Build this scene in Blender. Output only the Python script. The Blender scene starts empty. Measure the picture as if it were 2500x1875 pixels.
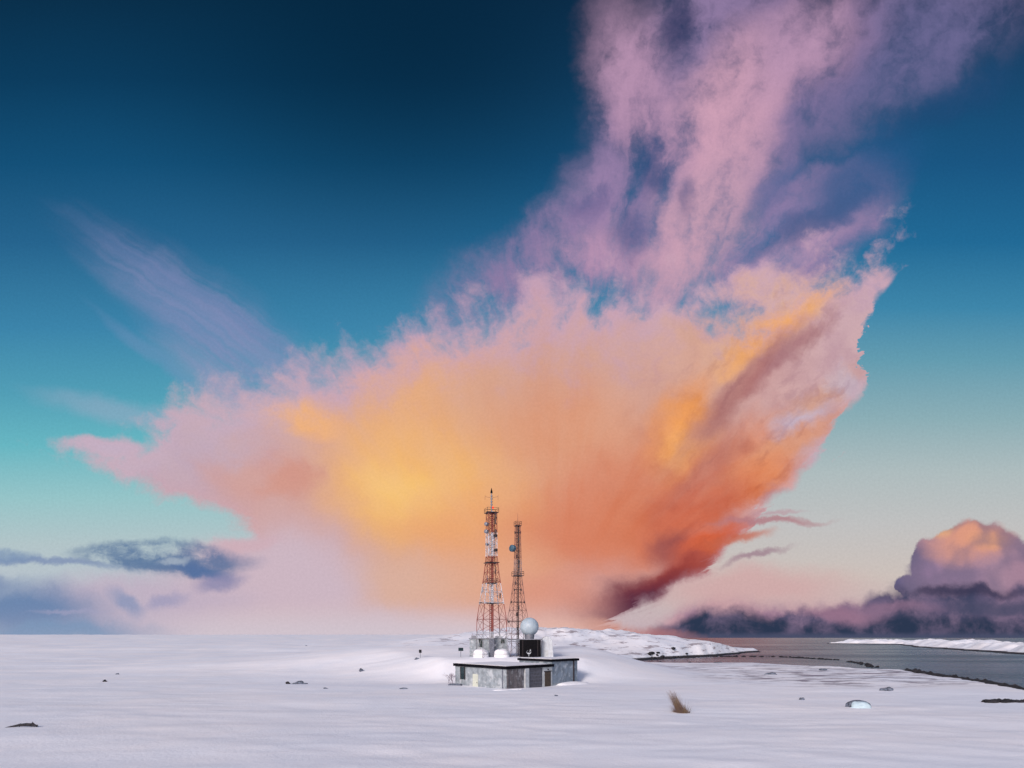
import bpy, bmesh, math, random
import numpy as np
from mathutils import Vector, Matrix, noise as mnoise
R = math.radians
scene = bpy.context.scene
col = scene.collection

# ------------------------------------------------------------------ camera
HOR = 1557.0            # row of the true horizon in the 2500x1875 frame
FPX = 1667.0            # focal length in frame pixels (24 mm lens)
CAM_Z = 9.45
cam_d = bpy.data.cameras.new("camera")
cam_d.sensor_width = 36.0
cam_d.lens = 36.0 * FPX / 2500.0
cam_d.shift_y = (HOR - 937.5) / 2500.0
cam_d.clip_start = 0.5
cam_d.clip_end = 200000.0
cam = bpy.data.objects.new("camera", cam_d)
cam.location = (0, 0, CAM_Z)
cam.rotation_euler = (R(90), 0, 0)
col.objects.link(cam)
scene.camera = cam
scene.view_settings.view_transform = 'Standard'
scene.view_settings.look = 'None'
scene.view_settings.exposure = 0.0
scene.view_settings.gamma = 1.0
scene.view_settings.use_curve_mapping = False
scene.cycles.max_bounces = 6
scene.cycles.use_denoising = True

# ------------------------------------------------------------------ sun
SUN_EL, SUN_AZ = R(24), R(205)       # azimuth clockwise from +Y: behind and to the left
sd = bpy.data.lights.new("sun", 'SUN')
sd.energy = 2.3
sd.angle = R(12)
sd.color = (1.0, 0.90, 0.86)
sun = bpy.data.objects.new("sun", sd)
sdir = Vector((math.sin(SUN_AZ) * math.cos(SUN_EL), math.cos(SUN_AZ) * math.cos(SUN_EL), math.sin(SUN_EL)))
sun.rotation_euler = sdir.to_track_quat('Z', 'Y').to_euler()
sun.location = (-60, -80, 90)
col.objects.link(sun)


def lin(c):
    out = []
    for v in c[:3]:
        v = v / 255.0
        out.append(v / 12.92 if v <= 0.04045 else ((v + 0.055) / 1.055) ** 2.4)
    return (out[0], out[1], out[2], 1.0)


# ------------------------------------------------------------------ sky (world shader, function of direction only)
world = bpy.data.worlds.new("World")
scene.world = world
world.use_nodes = True
nt = world.node_tree
nt.nodes.clear()
N, L = nt.nodes, nt.links


class G:
    """small helper to chain nodes in one tree"""
    def __init__(s, tree):
        s.t = tree

    def put(s, sock, v):
        if isinstance(v, bpy.types.NodeSocket):
            s.t.links.new(v, sock)
        elif v is not None:
            if hasattr(sock.default_value, '__len__') and not hasattr(v, '__len__'):
                v = (v,) * len(sock.default_value)
            sock.default_value = v

    def m(s, op, a, b=None, c=None, clamp=False):
        n = s.t.nodes.new('ShaderNodeMath'); n.operation = op; n.use_clamp = clamp
        for i, v in enumerate((a, b, c)):
            if v is not None:
                s.put(n.inputs[i], v)
        return n.outputs[0]

    def vm(s, op, a, b=None, scale=None):
        n = s.t.nodes.new('ShaderNodeVectorMath'); n.operation = op
        s.put(n.inputs[0], a)
        if b is not None: s.put(n.inputs[1], b)
        if scale is not None: s.put(n.inputs['Scale'], scale)
        return n.outputs['Value'] if op in ('LENGTH', 'DOT_PRODUCT', 'DISTANCE') else n.outputs[0]

    def xyz(s, x, y, z=0.0):
        n = s.t.nodes.new('ShaderNodeCombineXYZ')
        for i, v in enumerate((x, y, z)): s.put(n.inputs[i], v)
        return n.outputs[0]

    def sep(s, v):
        n = s.t.nodes.new('ShaderNodeSeparateXYZ'); s.put(n.inputs[0], v)
        return n.outputs[0], n.outputs[1], n.outputs[2]

    def mr(s, v, a, b, c=0.0, d=1.0, kind='SMOOTHSTEP'):
        n = s.t.nodes.new('ShaderNodeMapRange'); n.interpolation_type = kind; n.clamp = True
        for i, x in enumerate((v, a, b, c, d)): s.put(n.inputs[i], x)
        return n.outputs[0]

    def mix(s, f, a, b, blend='MIX'):
        n = s.t.nodes.new('ShaderNodeMix'); n.data_type = 'RGBA'; n.blend_type = blend; n.clamp_factor = True
        s.put(n.inputs[0], f); s.put(n.inputs[6], a); s.put(n.inputs[7], b)
        return n.outputs[2]

    def noise(s, vec, scale, detail=5, rough=0.55, dim='3D', dist=0.0, lac=2.0):
        n = s.t.nodes.new('ShaderNodeTexNoise'); n.noise_dimensions = dim
        if vec is not None: s.put(n.inputs['Vector'], vec)
        n.inputs['Scale'].default_value = scale
        n.inputs['Detail'].default_value = detail
        n.inputs['Roughness'].default_value = rough
        n.inputs['Lacunarity'].default_value = lac
        n.inputs['Distortion'].default_value = dist
        return n.outputs['Fac'], n.outputs['Color']

    def ramp(s, f, stops, interp='LINEAR'):
        n = s.t.nodes.new('ShaderNodeValToRGB'); s.put(n.inputs[0], f)
        cr = n.color_ramp; cr.interpolation = interp
        while len(cr.elements) < len(stops): cr.elements.new(0.5)
        for e, (p, c) in zip(cr.elements, stops):
            e.position = p; e.color = c
        return n.outputs[0]

    def curve(s, f, pts):
        """float curve: x 0..2500 -> y 0..2000, both in sky-grid units"""
        n = s.t.nodes.new('ShaderNodeFloatCurve')
        c = n.mapping.curves[0]
        pts = sorted(pts)
        while len(c.points) < len(pts): c.points.new(0.5, 0.5)
        for p, (x, y) in zip(c.points, pts):
            p.location = ((x + 200) / 2900.0, y / 2000.0); p.handle_type = 'VECTOR'
        n.mapping.update()
        s.put(n.inputs['Value'], f)
        return s.m('MULTIPLY', n.outputs[0], 2000.0)

    def spot(s, vec, cx, cy, rx, ry, ang, a=1.0, soft=1.0):
        n = s.t.nodes.new('ShaderNodeMapping'); n.vector_type = 'TEXTURE'
        s.put(n.inputs[0], vec)
        n.inputs['Location'].default_value = (cx, cy, 0)
        n.inputs['Rotation'].default_value = (0, 0, R(ang))
        n.inputs['Scale'].default_value = (rx, ry, 1)
        g = s.t.nodes.new('ShaderNodeTexGradient'); g.gradient_type = 'SPHERICAL'
        s.t.links.new(n.outputs[0], g.inputs[0])
        return s.mr(g.outputs['Fac'], 0.0, soft, 0.0, a)


g = G(nt)
tc = N.new('ShaderNodeTexCoord')
dx, dy, dz = g.sep(tc.outputs['Generated'])
dyc = g.m('MAXIMUM', g.m('ABSOLUTE', dy), 0.02)
# sky grid: X to the right, Y downwards, horizon at Y = 1557, 1667 units per unit of tangent from due north
X0 = g.m('MULTIPLY_ADD', g.m('DIVIDE', dx, dyc), FPX, 1250.0)
Y0 = g.m('SUBTRACT', HOR, g.m('MULTIPLY', g.m('DIVIDE', dz, dyc), FPX))
X0 = g.m('MINIMUM', g.m('MAXIMUM', X0, -3000.0), 5500.0)
Y0 = g.m('MAXIMUM', Y0, -3500.0)
P = g.xyz(X0, Y0)
Pk = g.vm('SCALE', P, scale=0.001)
# billow warp
_, wc = g.noise(Pk, 3.2, 6, 0.58)
w1 = g.vm('SUBTRACT', wc, (0.5, 0.5, 0.5))
fine_f, fc = g.noise(g.vm('ADD', Pk, g.vm('SCALE', g.vm('SUBTRACT', wc, (0.5, 0.5, 0.5)), scale=0.12)), 9.0, 7, 0.64)
w2 = g.vm('SUBTRACT', fc, (0.5, 0.5, 0.5))
# radial strands fanning out of the shower low in the middle
rvec = g.vm('SUBTRACT', P, (1330.0, 1560.0, 0.0))
rx_, ry_, _ = g.sep(rvec)
th = g.m('ARCTAN2', rx_, g.m('MULTIPLY', ry_, -1.0))
rr = g.m('MULTIPLY', g.vm('LENGTH', rvec), 0.001)
pol = g.xyz(g.m('MULTIPLY', th, 3.0), g.m('MULTIPLY', rr, 0.9), 3.3)
polw = g.vm('ADD', pol, g.vm('SCALE', w1, scale=0.5))
st_f, st_c = g.noise(polw, 2.6, 6, 0.62)
st2_f, _ = g.noise(polw, 7.0, 4, 0.6)
rdir = g.vm('NORMALIZE', rvec)
# rounded puffs
puf = []
for sc_, k in ((9.0, 0.1), (22.0, 0.3)):
    v_ = N.new('ShaderNodeTexVoronoi'); v_.feature = 'SMOOTH_F1'; v_.voronoi_dimensions = '2D'
    L.new(g.vm('ADD', Pk, g.vm('SCALE', w2, scale=0.06)), v_.inputs['Vector']); v_.inputs['Scale'].default_value = sc_; v_.inputs['Smoothness'].default_value = 0.4
    puf.append(v_.outputs['Distance'])
puff = g.m('ADD', g.m('MULTIPLY', puf[0], 0.66), g.m('MULTIPLY', puf[1], 0.34))   # 0 centre of puff .. ~0.6 crease
W = g.vm('ADD', P, g.vm('SCALE', w1, scale=150.0))
W = g.vm('ADD', W, g.vm('SCALE', w2, scale=70.0))
W = g.vm('ADD', W, g.vm('SCALE', rdir, scale=g.m('MULTIPLY', g.m('MULTIPLY_ADD', st_f, 190.0, -95.0), g.mr(rr, 0.35, 1.0))))
Ws = g.vm('ADD', P, g.vm('SCALE', w1, scale=90.0))       # gently warped, for the low clouds
Ws = g.vm('ADD', Ws, g.vm('SCALE', w2, scale=60.0))
WR = g.vm('ADD', P, g.vm('SCALE', w1, scale=80.0))
WR = g.vm('ADD', WR, g.vm('SCALE', w2, scale=50.0))
WR = g.vm('ADD', WR, g.vm('SCALE', rdir, scale=g.m('ADD', g.m('MULTIPLY_ADD', st_f, 260.0, -130.0), g.m('MULTIPLY_ADD', st2_f, 220.0, -110.0))))
WR = g.mix(g.mr(X0, 900.0, 1500.0), Ws, WR)
RX, RY, _ = g.sep(WR)
W = g.vm('MULTIPLY', W, (1, 1, 0))
Ws = g.vm('MULTIPLY', Ws, (1, 1, 0))
WX, WY, _ = g.sep(W)
SX, SY, _ = g.sep(Ws)


def nx(v):
    return g.m('DIVIDE', g.m('ADD', v, 200.0), 2900.0)


# --- clear sky
sky_l = g.ramp(g.m('DIVIDE', Y0, 1600.0, clamp=True), [
    (0.0, lin((10, 48, 76))), (0.12, lin((12, 60, 94))), (0.25, lin((20, 80, 120))), (0.37, lin((38, 100, 142))),
    (0.50, lin((60, 132, 170))), (0.60, lin((82, 158, 182))), (0.68, lin((104, 182, 194))), (0.76, lin((150, 196, 200))),
    (0.83, lin((178, 196, 200))), (0.90, lin((186, 194, 204))), (1.0, lin((190, 190, 204)))])
sky_r = g.ramp(g.m('DIVIDE', Y0, 1600.0, clamp=True), [
    (0.0, lin((20, 52, 84))), (0.12, lin((24, 70, 108))), (0.25, lin((26, 86, 130))), (0.37, lin((34, 106, 150))),
    (0.47, lin((62, 134, 170))), (0.55, lin((100, 156, 176))), (0.64, lin((140, 174, 182))), (0.72, lin((174, 188, 190))),
    (0.80, lin((192, 192, 192))), (0.88, lin((204, 192, 186))), (0.95, lin((198, 174, 178))), (1.0, lin((180, 160, 176)))])
C = g.mix(g.mr(X0, 700.0, 1800.0), sky_l, sky_r)
C = g.mix(g.spot(P, 1050, 80, 950, 700, 0, 0.75), C, lin((4, 36, 60)))
nis = N.new('ShaderNodeTexSky'); nis.sky_type = 'NISHITA'; nis.sun_disc = False
nis.sun_elevation = SUN_EL; nis.sun_rotation = SUN_AZ; nis.air_density = 1.0; nis.dust_density = 1.2; nis.ozone_density = 2.0
nis_c = g.mix(1.0, nis.outputs[0], (0.1, 0.1, 0.1, 1.0), 'MULTIPLY')


def paint(C, vec, lst):
    for (cx, cy, rx, ry, ang, rgb, a, *so) in lst:
        C = g.mix(g.spot(vec, cx, cy, rx, ry, ang, a, so[0] if so else 0.8), C, lin(rgb))
    return C


# --- thin wisps on the left
tex = g.mr(st_f, 0.32, 0.66)
Wl = g.vm('MULTIPLY', g.vm('ADD', P, g.vm('SCALE', w1, scale=110.0)), (1, 1, 0))
wl_noise, _ = g.noise(g.vm('MULTIPLY', g.vm('ADD', Wl, (0, 0, 0)), (0.001, 0.001, 0.001)), 3.0, 4, 0.6)
rot = N.new('ShaderNodeMapping'); rot.vector_type = 'TEXTURE'
L.new(Wl, rot.inputs[0]); rot.inputs['Rotation'].default_value = (0, 0, R(33)); rot.inputs['Scale'].default_value = (1000, 60, 1)
wis_f, _ = g.noise(rot.outputs[0], 1.6, 5, 0.6)
wis = g.mr(g.m('ADD', g.m('MULTIPLY', wis_f, 0.7), g.m('MULTIPLY', fine_f, 0.3)), 0.38, 0.66)
wm = g.m('MAXIMUM', g.spot(Wl, 540, 790, 560, 120, 33, 0.6, 0.7), g.spot(Wl, 600, 930, 400, 110, 36, 0.7, 0.7))
wm = g.m('MULTIPLY', wm, g.m('MULTIPLY_ADD', wis, 0.75, 0.15))
C = g.mix(wm, C, lin((142, 142, 184)))
C = paint(C, Wl, [(470, 720, 470, 34, 32, (120, 132, 178), 0.35), (600, 830, 260, 30, 34, (150, 145, 185), 0.35), (500, 800, 240, 12, 33, (160, 150, 190), 0.3), (540, 830, 480, 90, 33, (132, 142, 186), 0.35), (560, 960, 300, 60, 36, (150, 150, 190), 0.4), (380, 880, 260, 26, 38, (120, 146, 188), 0.35),
                  (300, 1010, 300, 40, 12, (150, 170, 195), 0.5)])

# --- upper violet veil (fan towards the top right)
veil = g.m('MAXIMUM', g.spot(W, 1710, 330, 340, 640, 20, 1.0, 0.6), g.spot(W, 2150, 100, 760, 280, -28, 0.7, 0.8))
veil = g.m('MAXIMUM', veil, g.spot(W, 1360, 620, 460, 150, -24, 0.75, 0.7))
veil = g.m('MAXIMUM', veil, g.spot(W, 1960, 560, 350, 170, -36, 0.95, 0.6))
vtex = g.m('ADD', g.m('MULTIPLY', st_f, 0.48), g.m('ADD', g.m('MULTIPLY', fine_f, 0.24), g.m('MULTIPLY', st2_f, 0.28)))
veil_a = g.m('MULTIPLY', g.mr(veil, 0.0, 0.7), g.mr(g.m('MULTIPLY_ADD', veil, 0.10, vtex), 0.43, 0.67, 0.14, 0.93))
V = lin((146, 124, 164))
V = paint(V, W, [(2250, 120, 500, 330, -30, (106, 104, 148), 0.9), (1560, 230, 130, 330, -12, (164, 130, 164), 0.95),
                 (1790, 270, 150, 300, 20, (188, 146, 172), 1.0), (2000, 60, 200, 260, 30, (150, 122, 158), 0.9),
                 (1480, 560, 200, 150, -10, (150, 124, 164), 0.8), (1700, 600, 150, 260, 40, (190, 150, 172), 0.9),
                 (1950, 560, 300, 120, -38, (140, 124, 166), 0.8), (1900, 210, 80, 220, 40, (182, 142, 172), 0.7)])
V = g.mix(g.mr(vtex, 0.34, 0.5, 0.6, 0.0), V, lin((90, 96, 144)))
C = g.mix(veil_a, C, V)
VB = paint(C, W, [(1560, 200, 150, 340, -20, (184, 146, 176), 0.9), (1790, 270, 170, 300, 22, (206, 160, 182), 1.0),
                 (1700, 560, 150, 330, 34, (202, 160, 180), 0.95), (1950, 110, 130, 260, 38, (186, 148, 178), 0.85), (1440, 480, 120, 170, 10, (160, 132, 172), 0.7),
                 (1480, 620, 220, 90, -10, (188, 148, 178), 0.8), (1960, 600, 260, 60, -35, (186, 150, 180), 0.8), (2060, 520, 200, 34, -38, (150, 132, 176), 0.4)])
C = g.mix(g.mr(vtex, 0.34, 0.58, 0.15, 1.0), C, VB)
C = paint(C, W, [
                 (1590, 430, 70, 90, 0, (52, 78, 124), 0.65), (1690, 480, 40, 90, 10, (70, 84, 130), 0.5),
                 (1540, 590, 70, 70, 0, (70, 86, 134), 0.6), (1660, 60, 60, 110, 0, (50, 56, 94), 0.6),
                 (1990, 545, 240, 55, -32, (44, 84, 132), 0.7), (2110, 430, 230, 110, -32, (38, 88, 136), 0.75), (1890, 470, 150, 50, -45, (76, 100, 148), 0.5), (2330, 250, 260, 70, -28, (30, 72, 116), 0.5), (1590, 560, 50, 90, 20, (84, 98, 146), 0.45), (1430, 500, 70, 60, 0, (92, 92, 140), 0.5)])

# --- main shower cloud
T = g.curve(nx(WX), [(-200, 1100), (40, 1100), (90, 1066), (200, 1062), (300, 1052), (400, 1010), (450, 950), (560, 900), (650, 870),
                     (720, 835), (860, 790), (1000, 740), (1150, 695), (1300, 655), (1450, 650), (1600, 640), (1800, 640),
                     (1950, 590), (2080, 560), (2160, 560), (2230, 600), (2300, 640), (2700, 640)])
B = g.curve(nx(RX), [(-200, 1080), (60, 1082), (110, 1100), (200, 1140), (290, 1188), (350, 1205), (400, 1240), (470, 1262), (550, 1295),
                     (610, 1322), (660, 1420), (700, 1700), (1440, 1700), (1500, 1525), (1560, 1500), (1620, 1468), (1700, 1425),
                     (1740, 1372), (1810, 1345), (1842, 1255), (1900, 1215), (1960, 1170), (2010, 1110), (2060, 1010),
                     (2110, 960), (2130, 800), (2160, 730), (2240, 640), (2300, 560), (2700, 500)])
MY = RY
top = g.m('DIVIDE', g.m('SUBTRACT', WY, T), g.mr(X0, 300.0, 1000.0, 100.0, 165.0))
bot = g.m('DIVIDE', g.m('SUBTRACT', B, MY), g.mr(X0, 600.0, 1400.0, 60.0, 34.0))
dens = g.m('MINIMUM', top, bot)
dens = g.m('SUBTRACT', dens, g.m('MULTIPLY', g.spot(WR, 2150, 800, 100, 55, -25, 1.0, 0.8), 2.4))
dens = g.m('SUBTRACT', dens, g.m('MULTIPLY', g.spot(WR, 2140, 930, 90, 45, -25, 1.0, 0.8), 2.4))
dens = g.m('MAXIMUM', dens, g.m('MULTIPLY_ADD', g.spot(Ws, 260, 1090, 270, 62, 8, 1.0, 1.0), 2.0, -0.7))
dens = g.m('ADD', dens, g.m('MULTIPLY', g.m('SUBTRACT', fine_f, 0.5), g.mr(X0, 900.0, 1700.0, 1.7, 3.0)))
dens = g.m('ADD', dens, g.m('MULTIPLY', g.m('SUBTRACT', st2_f, 0.5), 0.8))
topn = g.m('ADD', top, g.m('MULTIPLY_ADD', fine_f, 2.6, -1.3))
dens = g.m('ADD', dens, g.m('MULTIPLY', g.m('MULTIPLY_ADD', puff, -0.9, 0.35), g.mr(X0, 1200.0, 1700.0)))
ma = g.mr(dens, 0.0, 1.0)
M = lin((200, 166, 176))
M = paint(M, W, [
    (1250, 1150, 1000, 520, -12, (212, 158, 138), 1.0),
    (430, 1110, 330, 190, 8, (190, 166, 184), 1.0), (250, 1110, 200, 70, 12, (196, 174, 190), 0.9),
    (900, 830, 420, 90, -14, (186, 150, 178), 0.9), (1350, 720, 420, 100, -8, (186, 146, 172), 0.9),
    (1650, 690, 300, 90, -8, (196, 152, 164), 0.8), (1850, 780, 360, 170, -34, (220, 170, 140), 0.9),
    (1080, 900, 330, 130, -14, (222, 164, 130), 0.9),
    (1080, 1110, 470, 300, -5, (234, 174, 120), 0.9), (1040, 1210, 360, 200, 5, (242, 184, 112), 0.95), (1000, 1210, 220, 90, 5, (248, 198, 118), 0.8),
    (1180, 1300, 280, 190, 0, (232, 162, 114), 0.8),
    (730, 1030, 160, 62, 20, (240, 176, 116), 0.95), (620, 1170, 170, 90, 10, (206, 154, 148), 0.8), (690, 1190, 90, 60, 0, (208, 138, 120), 0.6),
    (1330, 900, 340, 200, -20, (208, 156, 138), 0.85), (1400, 1080, 300, 220, 0, (218, 150, 118), 0.9),
    (1480, 1270, 360, 210, -20, (214, 126, 94), 0.95), (1620, 1180, 260, 200, -40, (210, 118, 84), 0.8), (1800, 1130, 260, 110, -38, (218, 126, 84), 0.8),
    (1950, 700, 240, 110, -32, (216, 172, 150), 0.9), (2130, 610, 130, 60, -35, (200, 160, 176), 0.8),
    (1880, 820, 260, 55, -33, (240, 168, 98), 1.0), (2010, 740, 110, 45, -30, (244, 178, 110), 0.8),
    (1660, 1040, 150, 110, -60, (238, 156, 86), 0.95), (1640, 1080, 60, 60, 0, (250, 172, 90), 0.9),
    (1790, 960, 330, 60, -42, (172, 112, 112), 0.9), (1940, 870, 190, 38, -40, (164, 112, 122), 0.85),
    (1700, 1160, 200, 70, -45, (176, 104, 100), 0.6),
    (2010, 960, 180, 42, -32, (206, 152, 130), 0.8), (1960, 1020, 110, 50, -30, (192, 178, 200), 0.9), (2070, 930, 60, 60, 0, (196, 180, 196), 0.8),
    (1930, 1070, 230, 44, -30, (216, 146, 112), 0.9), (2020, 1100, 110, 34, -35, (186, 160, 188), 0.7),
    (1830, 1170, 190, 75, -30, (224, 130, 78), 0.95), (1890, 1210, 70, 30, 0, (150, 90, 96), 0.6),
    (1700, 1240, 220, 110, -30, (204, 102, 74), 0.95), (1640, 1330, 90, 60, 0, (150, 76, 76), 0.8),
    (1740, 1320, 150, 50, -20, (214, 96, 58), 0.95), (1660, 1390, 140, 45, -20, (196, 80, 58), 0.9),
    (1670, 1395, 250, 64, -24, (158, 68, 58), 0.75), (1560, 1450, 240, 78, -20, (116, 50, 62), 0.95), (1530, 1480, 170, 48, -18, (84, 44, 66), 0.95),
    (1430, 1490, 120, 50, 0, (150, 96, 104), 0.6)])
M = paint(M, Ws, [
    (1180, 1420, 280, 150, 0, (226, 166, 134), 0.85), (1340, 1460, 160, 90, 0, (218, 146, 124), 0.7),
    (950, 1430, 300, 140, 0, (218, 178, 160), 0.8),
    (730, 1400, 240, 190, 0, (204, 178, 188), 0.95), (640, 1480, 260, 130, 0, (206, 186, 198), 0.9),
    (1000, 1560, 520, 60, 0, (218, 190, 184), 0.95), (1300, 1545, 300, 50, 0, (228, 170, 150), 0.9),
    (600, 1540, 300, 60, 0, (212, 192, 202), 0.9)])
# relief inside the cloud
rel = g.m('ADD', g.m('MULTIPLY', st_f, 0.6), g.m('MULTIPLY', fine_f, 0.4))
M = g.mix(g.m('MULTIPLY', g.mr(rel, 0.36, 0.62), g.mr(Y0, 1380.0, 1150.0, 0.0, 0.16)), M, lin((228, 190, 170)))
dk = g.m('MULTIPLY', g.m('MULTIPLY', g.mr(st2_f, 0.52, 0.30), g.mr(X0, 1500.0, 1850.0, 0.0, 0.5)), g.mr(rr, 0.15, 0.45, 0.3, 1.0))
dk = g.m('MAXIMUM', dk, g.m('MULTIPLY', g.m('ADD', g.m('MULTIPLY', g.mr(puff, 0.30, 0.62), 0.5), g.m('MULTIPLY', g.mr(fine_f, 0.5, 0.34), 0.6)), g.mr(X0, 1350.0, 1800.0, 0.02, 0.42)))
M = g.mix(dk, M, g.mix(1.0, M, (0.66, 0.56, 0.66, 1), 'MULTIPLY'))
# cooler, paler rim where the cloud thins
M = g.mix(g.mr(topn, 0.1, g.mr(X0, 1400.0, 1750.0, 1.9, 1.5), 0.85, 0.0), M, g.mix(g.mr(X0, 500.0, 1000.0), lin((194, 176, 196)), lin((194, 164, 194))))
M = g.mix(g.mr(dens, 0.1, 1.6, 0.45, 0.0), M, lin((206, 166, 178)))

# --- low bank on the right: mauve fog, navy band, grey shelf and the lit cumulus
bankT = g.curve(nx(SX), [(-200, 1800), (1480, 1800), (1520, 1560), (1600, 1510), (1660, 1455), (1760, 1430), (1880, 1455), (2000, 1450), (2100, 1446), (2200, 1440), (2700, 1420)])
ba = g.m('MULTIPLY', g.mr(g.m('SUBTRACT', SY, bankT), 0.0, 50.0), 0.9)
C = g.mix(ba, C, g.mix(g.mr(fine_f, 0.35, 0.65), lin((148, 112, 140)), lin((196, 152, 162))))
C = paint(C, Ws, [(1830, 1430, 380, 80, 0, (208, 166, 166), 0.8)])
SYp = g.m('SUBTRACT', SY, g.m('MULTIPLY_ADD', puff, 70.0, -24.0))
cumT = g.curve(nx(g.m('SUBTRACT', SX, g.m('MULTIPLY_ADD', puff, 60.0, -20.0))), [(-200, 1800), (2165, 1800), (2185, 1450), (2200, 1395), (2235, 1330), (2285, 1290), (2320, 1262), (2420, 1255), (2470, 1290), (2530, 1320), (2700, 1360)])
ca = g.mr(g.m('SUBTRACT', SYp, cumT), 0.0, 20.0)
K = lin((166, 134, 154))
K = paint(K, Ws, [(2210, 1400, 120, 130, 0, (84, 86, 122), 0.95), (2300, 1410, 140, 60, 0, (150, 124, 156), 0.8),
                  (2380, 1310, 160, 90, -10, (220, 154, 130), 1.0), (2300, 1285, 45, 30, 0, (242, 182, 124), 0.8), (2410, 1325, 60, 36, 0, (230, 164, 122), 0.7),
                  (2510, 1400, 90, 140, 0, (164, 130, 150), 0.8), (2440, 1270, 60, 30, 0, (214, 168, 160), 0.7)])
K = g.mix(g.mr(puff, 0.22, 0.58, 0.0, 0.65), K, lin((116, 104, 130)))
C = g.mix(ca, C, K)
shT = g.curve(nx(SX), [(-200, 1800), (1840, 1800), (1870, 1500), (1950, 1452), (2060, 1462), (2140, 1440), (2240, 1420), (2340, 1405), (2450, 1430), (2520, 1430), (2700, 1410)])
sa = g.mr(g.m('SUBTRACT', SYp, shT), 0.0, 30.0)
S_ = g.mix(g.mr(fine_f, 0.36, 0.64), lin((66, 70, 98)), lin((134, 112, 138)))
S_ = g.mix(g.mr(puff, 0.5, 0.15, 0.0, 0.5), S_, lin((110, 96, 126)))
S_ = paint(S_, Ws, [(2350, 1450, 300, 26, 2, (58, 56, 82), 0.8), (2150, 1490, 200, 26, 4, (150, 116, 140), 0.55), (2050, 1500, 160, 34, 12, (158, 118, 140), 0.7), (2450, 1500, 200, 30, 0, (74, 76, 102), 0.8)])
C = g.mix(sa, C, S_)
nvT = g.curve(nx(SX), [(-200, 1800), (1480, 1800), (1560, 1545), (1640, 1512), (1730, 1474), (1800, 1486), (1900, 1506), (2000, 1518), (2120, 1520), (2200, 1500), (2300, 1516), (2500, 1524), (2700, 1524)])
na = g.mr(g.m('SUBTRACT', g.m('ADD', g.m('MULTIPLY', SY, 0.55), g.m('MULTIPLY', SYp, 0.45)), nvT), -10.0, 26.0)
C = g.mix(na, C, g.mix(g.mr(fine_f, 0.42, 0.66), lin((44, 56, 80)), lin((100, 90, 116))))
C = g.mix(g.m('MULTIPLY', g.mr(Y0, 1540.0, 1556.0), g.mr(X0, 1500.0, 1700.0)), C, lin((72, 78, 104)))
# main cloud goes over the bank's left end
C = g.mix(ma, C, M)
C = paint(C, Ws, [(1880, 1268, 190, 14, -3, (176, 124, 132), 0.85), (1900, 1248, 90, 9, -8, (186, 146, 156), 0.6), (1850, 1355, 120, 12, -14, (150, 112, 132), 0.7),
                  (1790, 1318, 140, 22, -10, (196, 100, 74), 0.8), (1560, 1545, 200, 26, 4, (176, 120, 124), 0.8), (1480, 1530, 120, 30, 10, (206, 146, 132), 0.7)])

C = paint(C, WR, [(2120, 868, 130, 18, -12, (196, 164, 178), 0.8, 0.5), (2100, 985, 110, 20, -32, (206, 166, 168), 0.7, 0.5), (2010, 1120, 100, 16, -32, (200, 160, 170), 0.6, 0.5)])
# --- low clouds on the left
C = paint(C, Ws, [(640, 1470, 330, 190, 0, (204, 182, 194), 1.0, 0.5), (330, 1490, 400, 110, 0, (192, 176, 194), 0.9, 0.6), (560, 1350, 130, 40, 0, (204, 178, 190), 0.9), (800, 1520, 500, 70, 0, (208, 186, 194), 0.9), (1150, 1548, 420, 26, 0, (210, 184, 188), 0.8), (600, 1330, 120, 26, 0, (206, 174, 184), 0.9)])
lowf, _ = g.noise(g.vm('MULTIPLY', Ws, (0.001, 0.003, 0.001)), 5.0, 6, 0.65)
lb = g.m('MULTIPLY', g.spot(Ws, 400, 1366, 270, 52, 3, 1.0, 0.45), g.mr(g.m('ADD', g.m('MULTIPLY', lowf, 0.6), g.m('MULTIPLY', fine_f, 0.4)), 0.36, 0.56, 0.0, 1.0))
C = g.mix(g.m('MULTIPLY', lb, 0.85), C, lin((74, 108, 152)))
C = paint(C, Ws, [(120, 1372, 260, 16, 6, (128, 146, 180), 0.85), (0, 1350, 120, 22, 8, (116, 142, 178), 0.7), (500, 1395, 120, 22, 10, (84, 112, 158), 0.85), (540, 1420, 90, 30, -5, (134, 134, 172), 0.8),
                  (60, 1490, 280, 105, 6, (104, 132, 172), 0.95), (-60, 1420, 160, 30, 0, (120, 140, 176), 0.8), (300, 1480, 70, 30, 40, (126, 144, 182), 0.7), (400, 1470, 90, 26, -20, (146, 148, 184), 0.6),
                  (120, 1550, 400, 46, 0, (106, 142, 180), 0.9), (170, 1500, 120, 10, 2, (160, 160, 190), 0.6), (430, 1375, 60, 14, -8, (190, 200, 208), 0.5)])
C = g.mix(g.m('MULTIPLY', g.mr(Y0, 1440.0, 1555.0), g.m('MULTIPLY', g.mr(X0, 1560.0, 1330.0), g.mr(X0, 900.0, 1150.0, 0.0, 0.75))), C, lin((222, 184, 174)))
C = g.mix(g.m('MULTIPLY', g.m('MULTIPLY', g.mr(Y0, 1470.0, 1552.0), g.mr(X0, 1360.0, 1120.0)), g.mr(X0, 250.0, 560.0, 0.15, 0.9)), C, lin((208, 196, 206)))
# air grain
gr, _ = g.noise(Pk, 160.0, 2, 0.7)
C = g.mix(1.0, C, g.xyz(*[g.mr(gr, 0.25, 0.75, 0.955, 1.045, 'LINEAR')] * 3), 'MULTIPLY')
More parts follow.
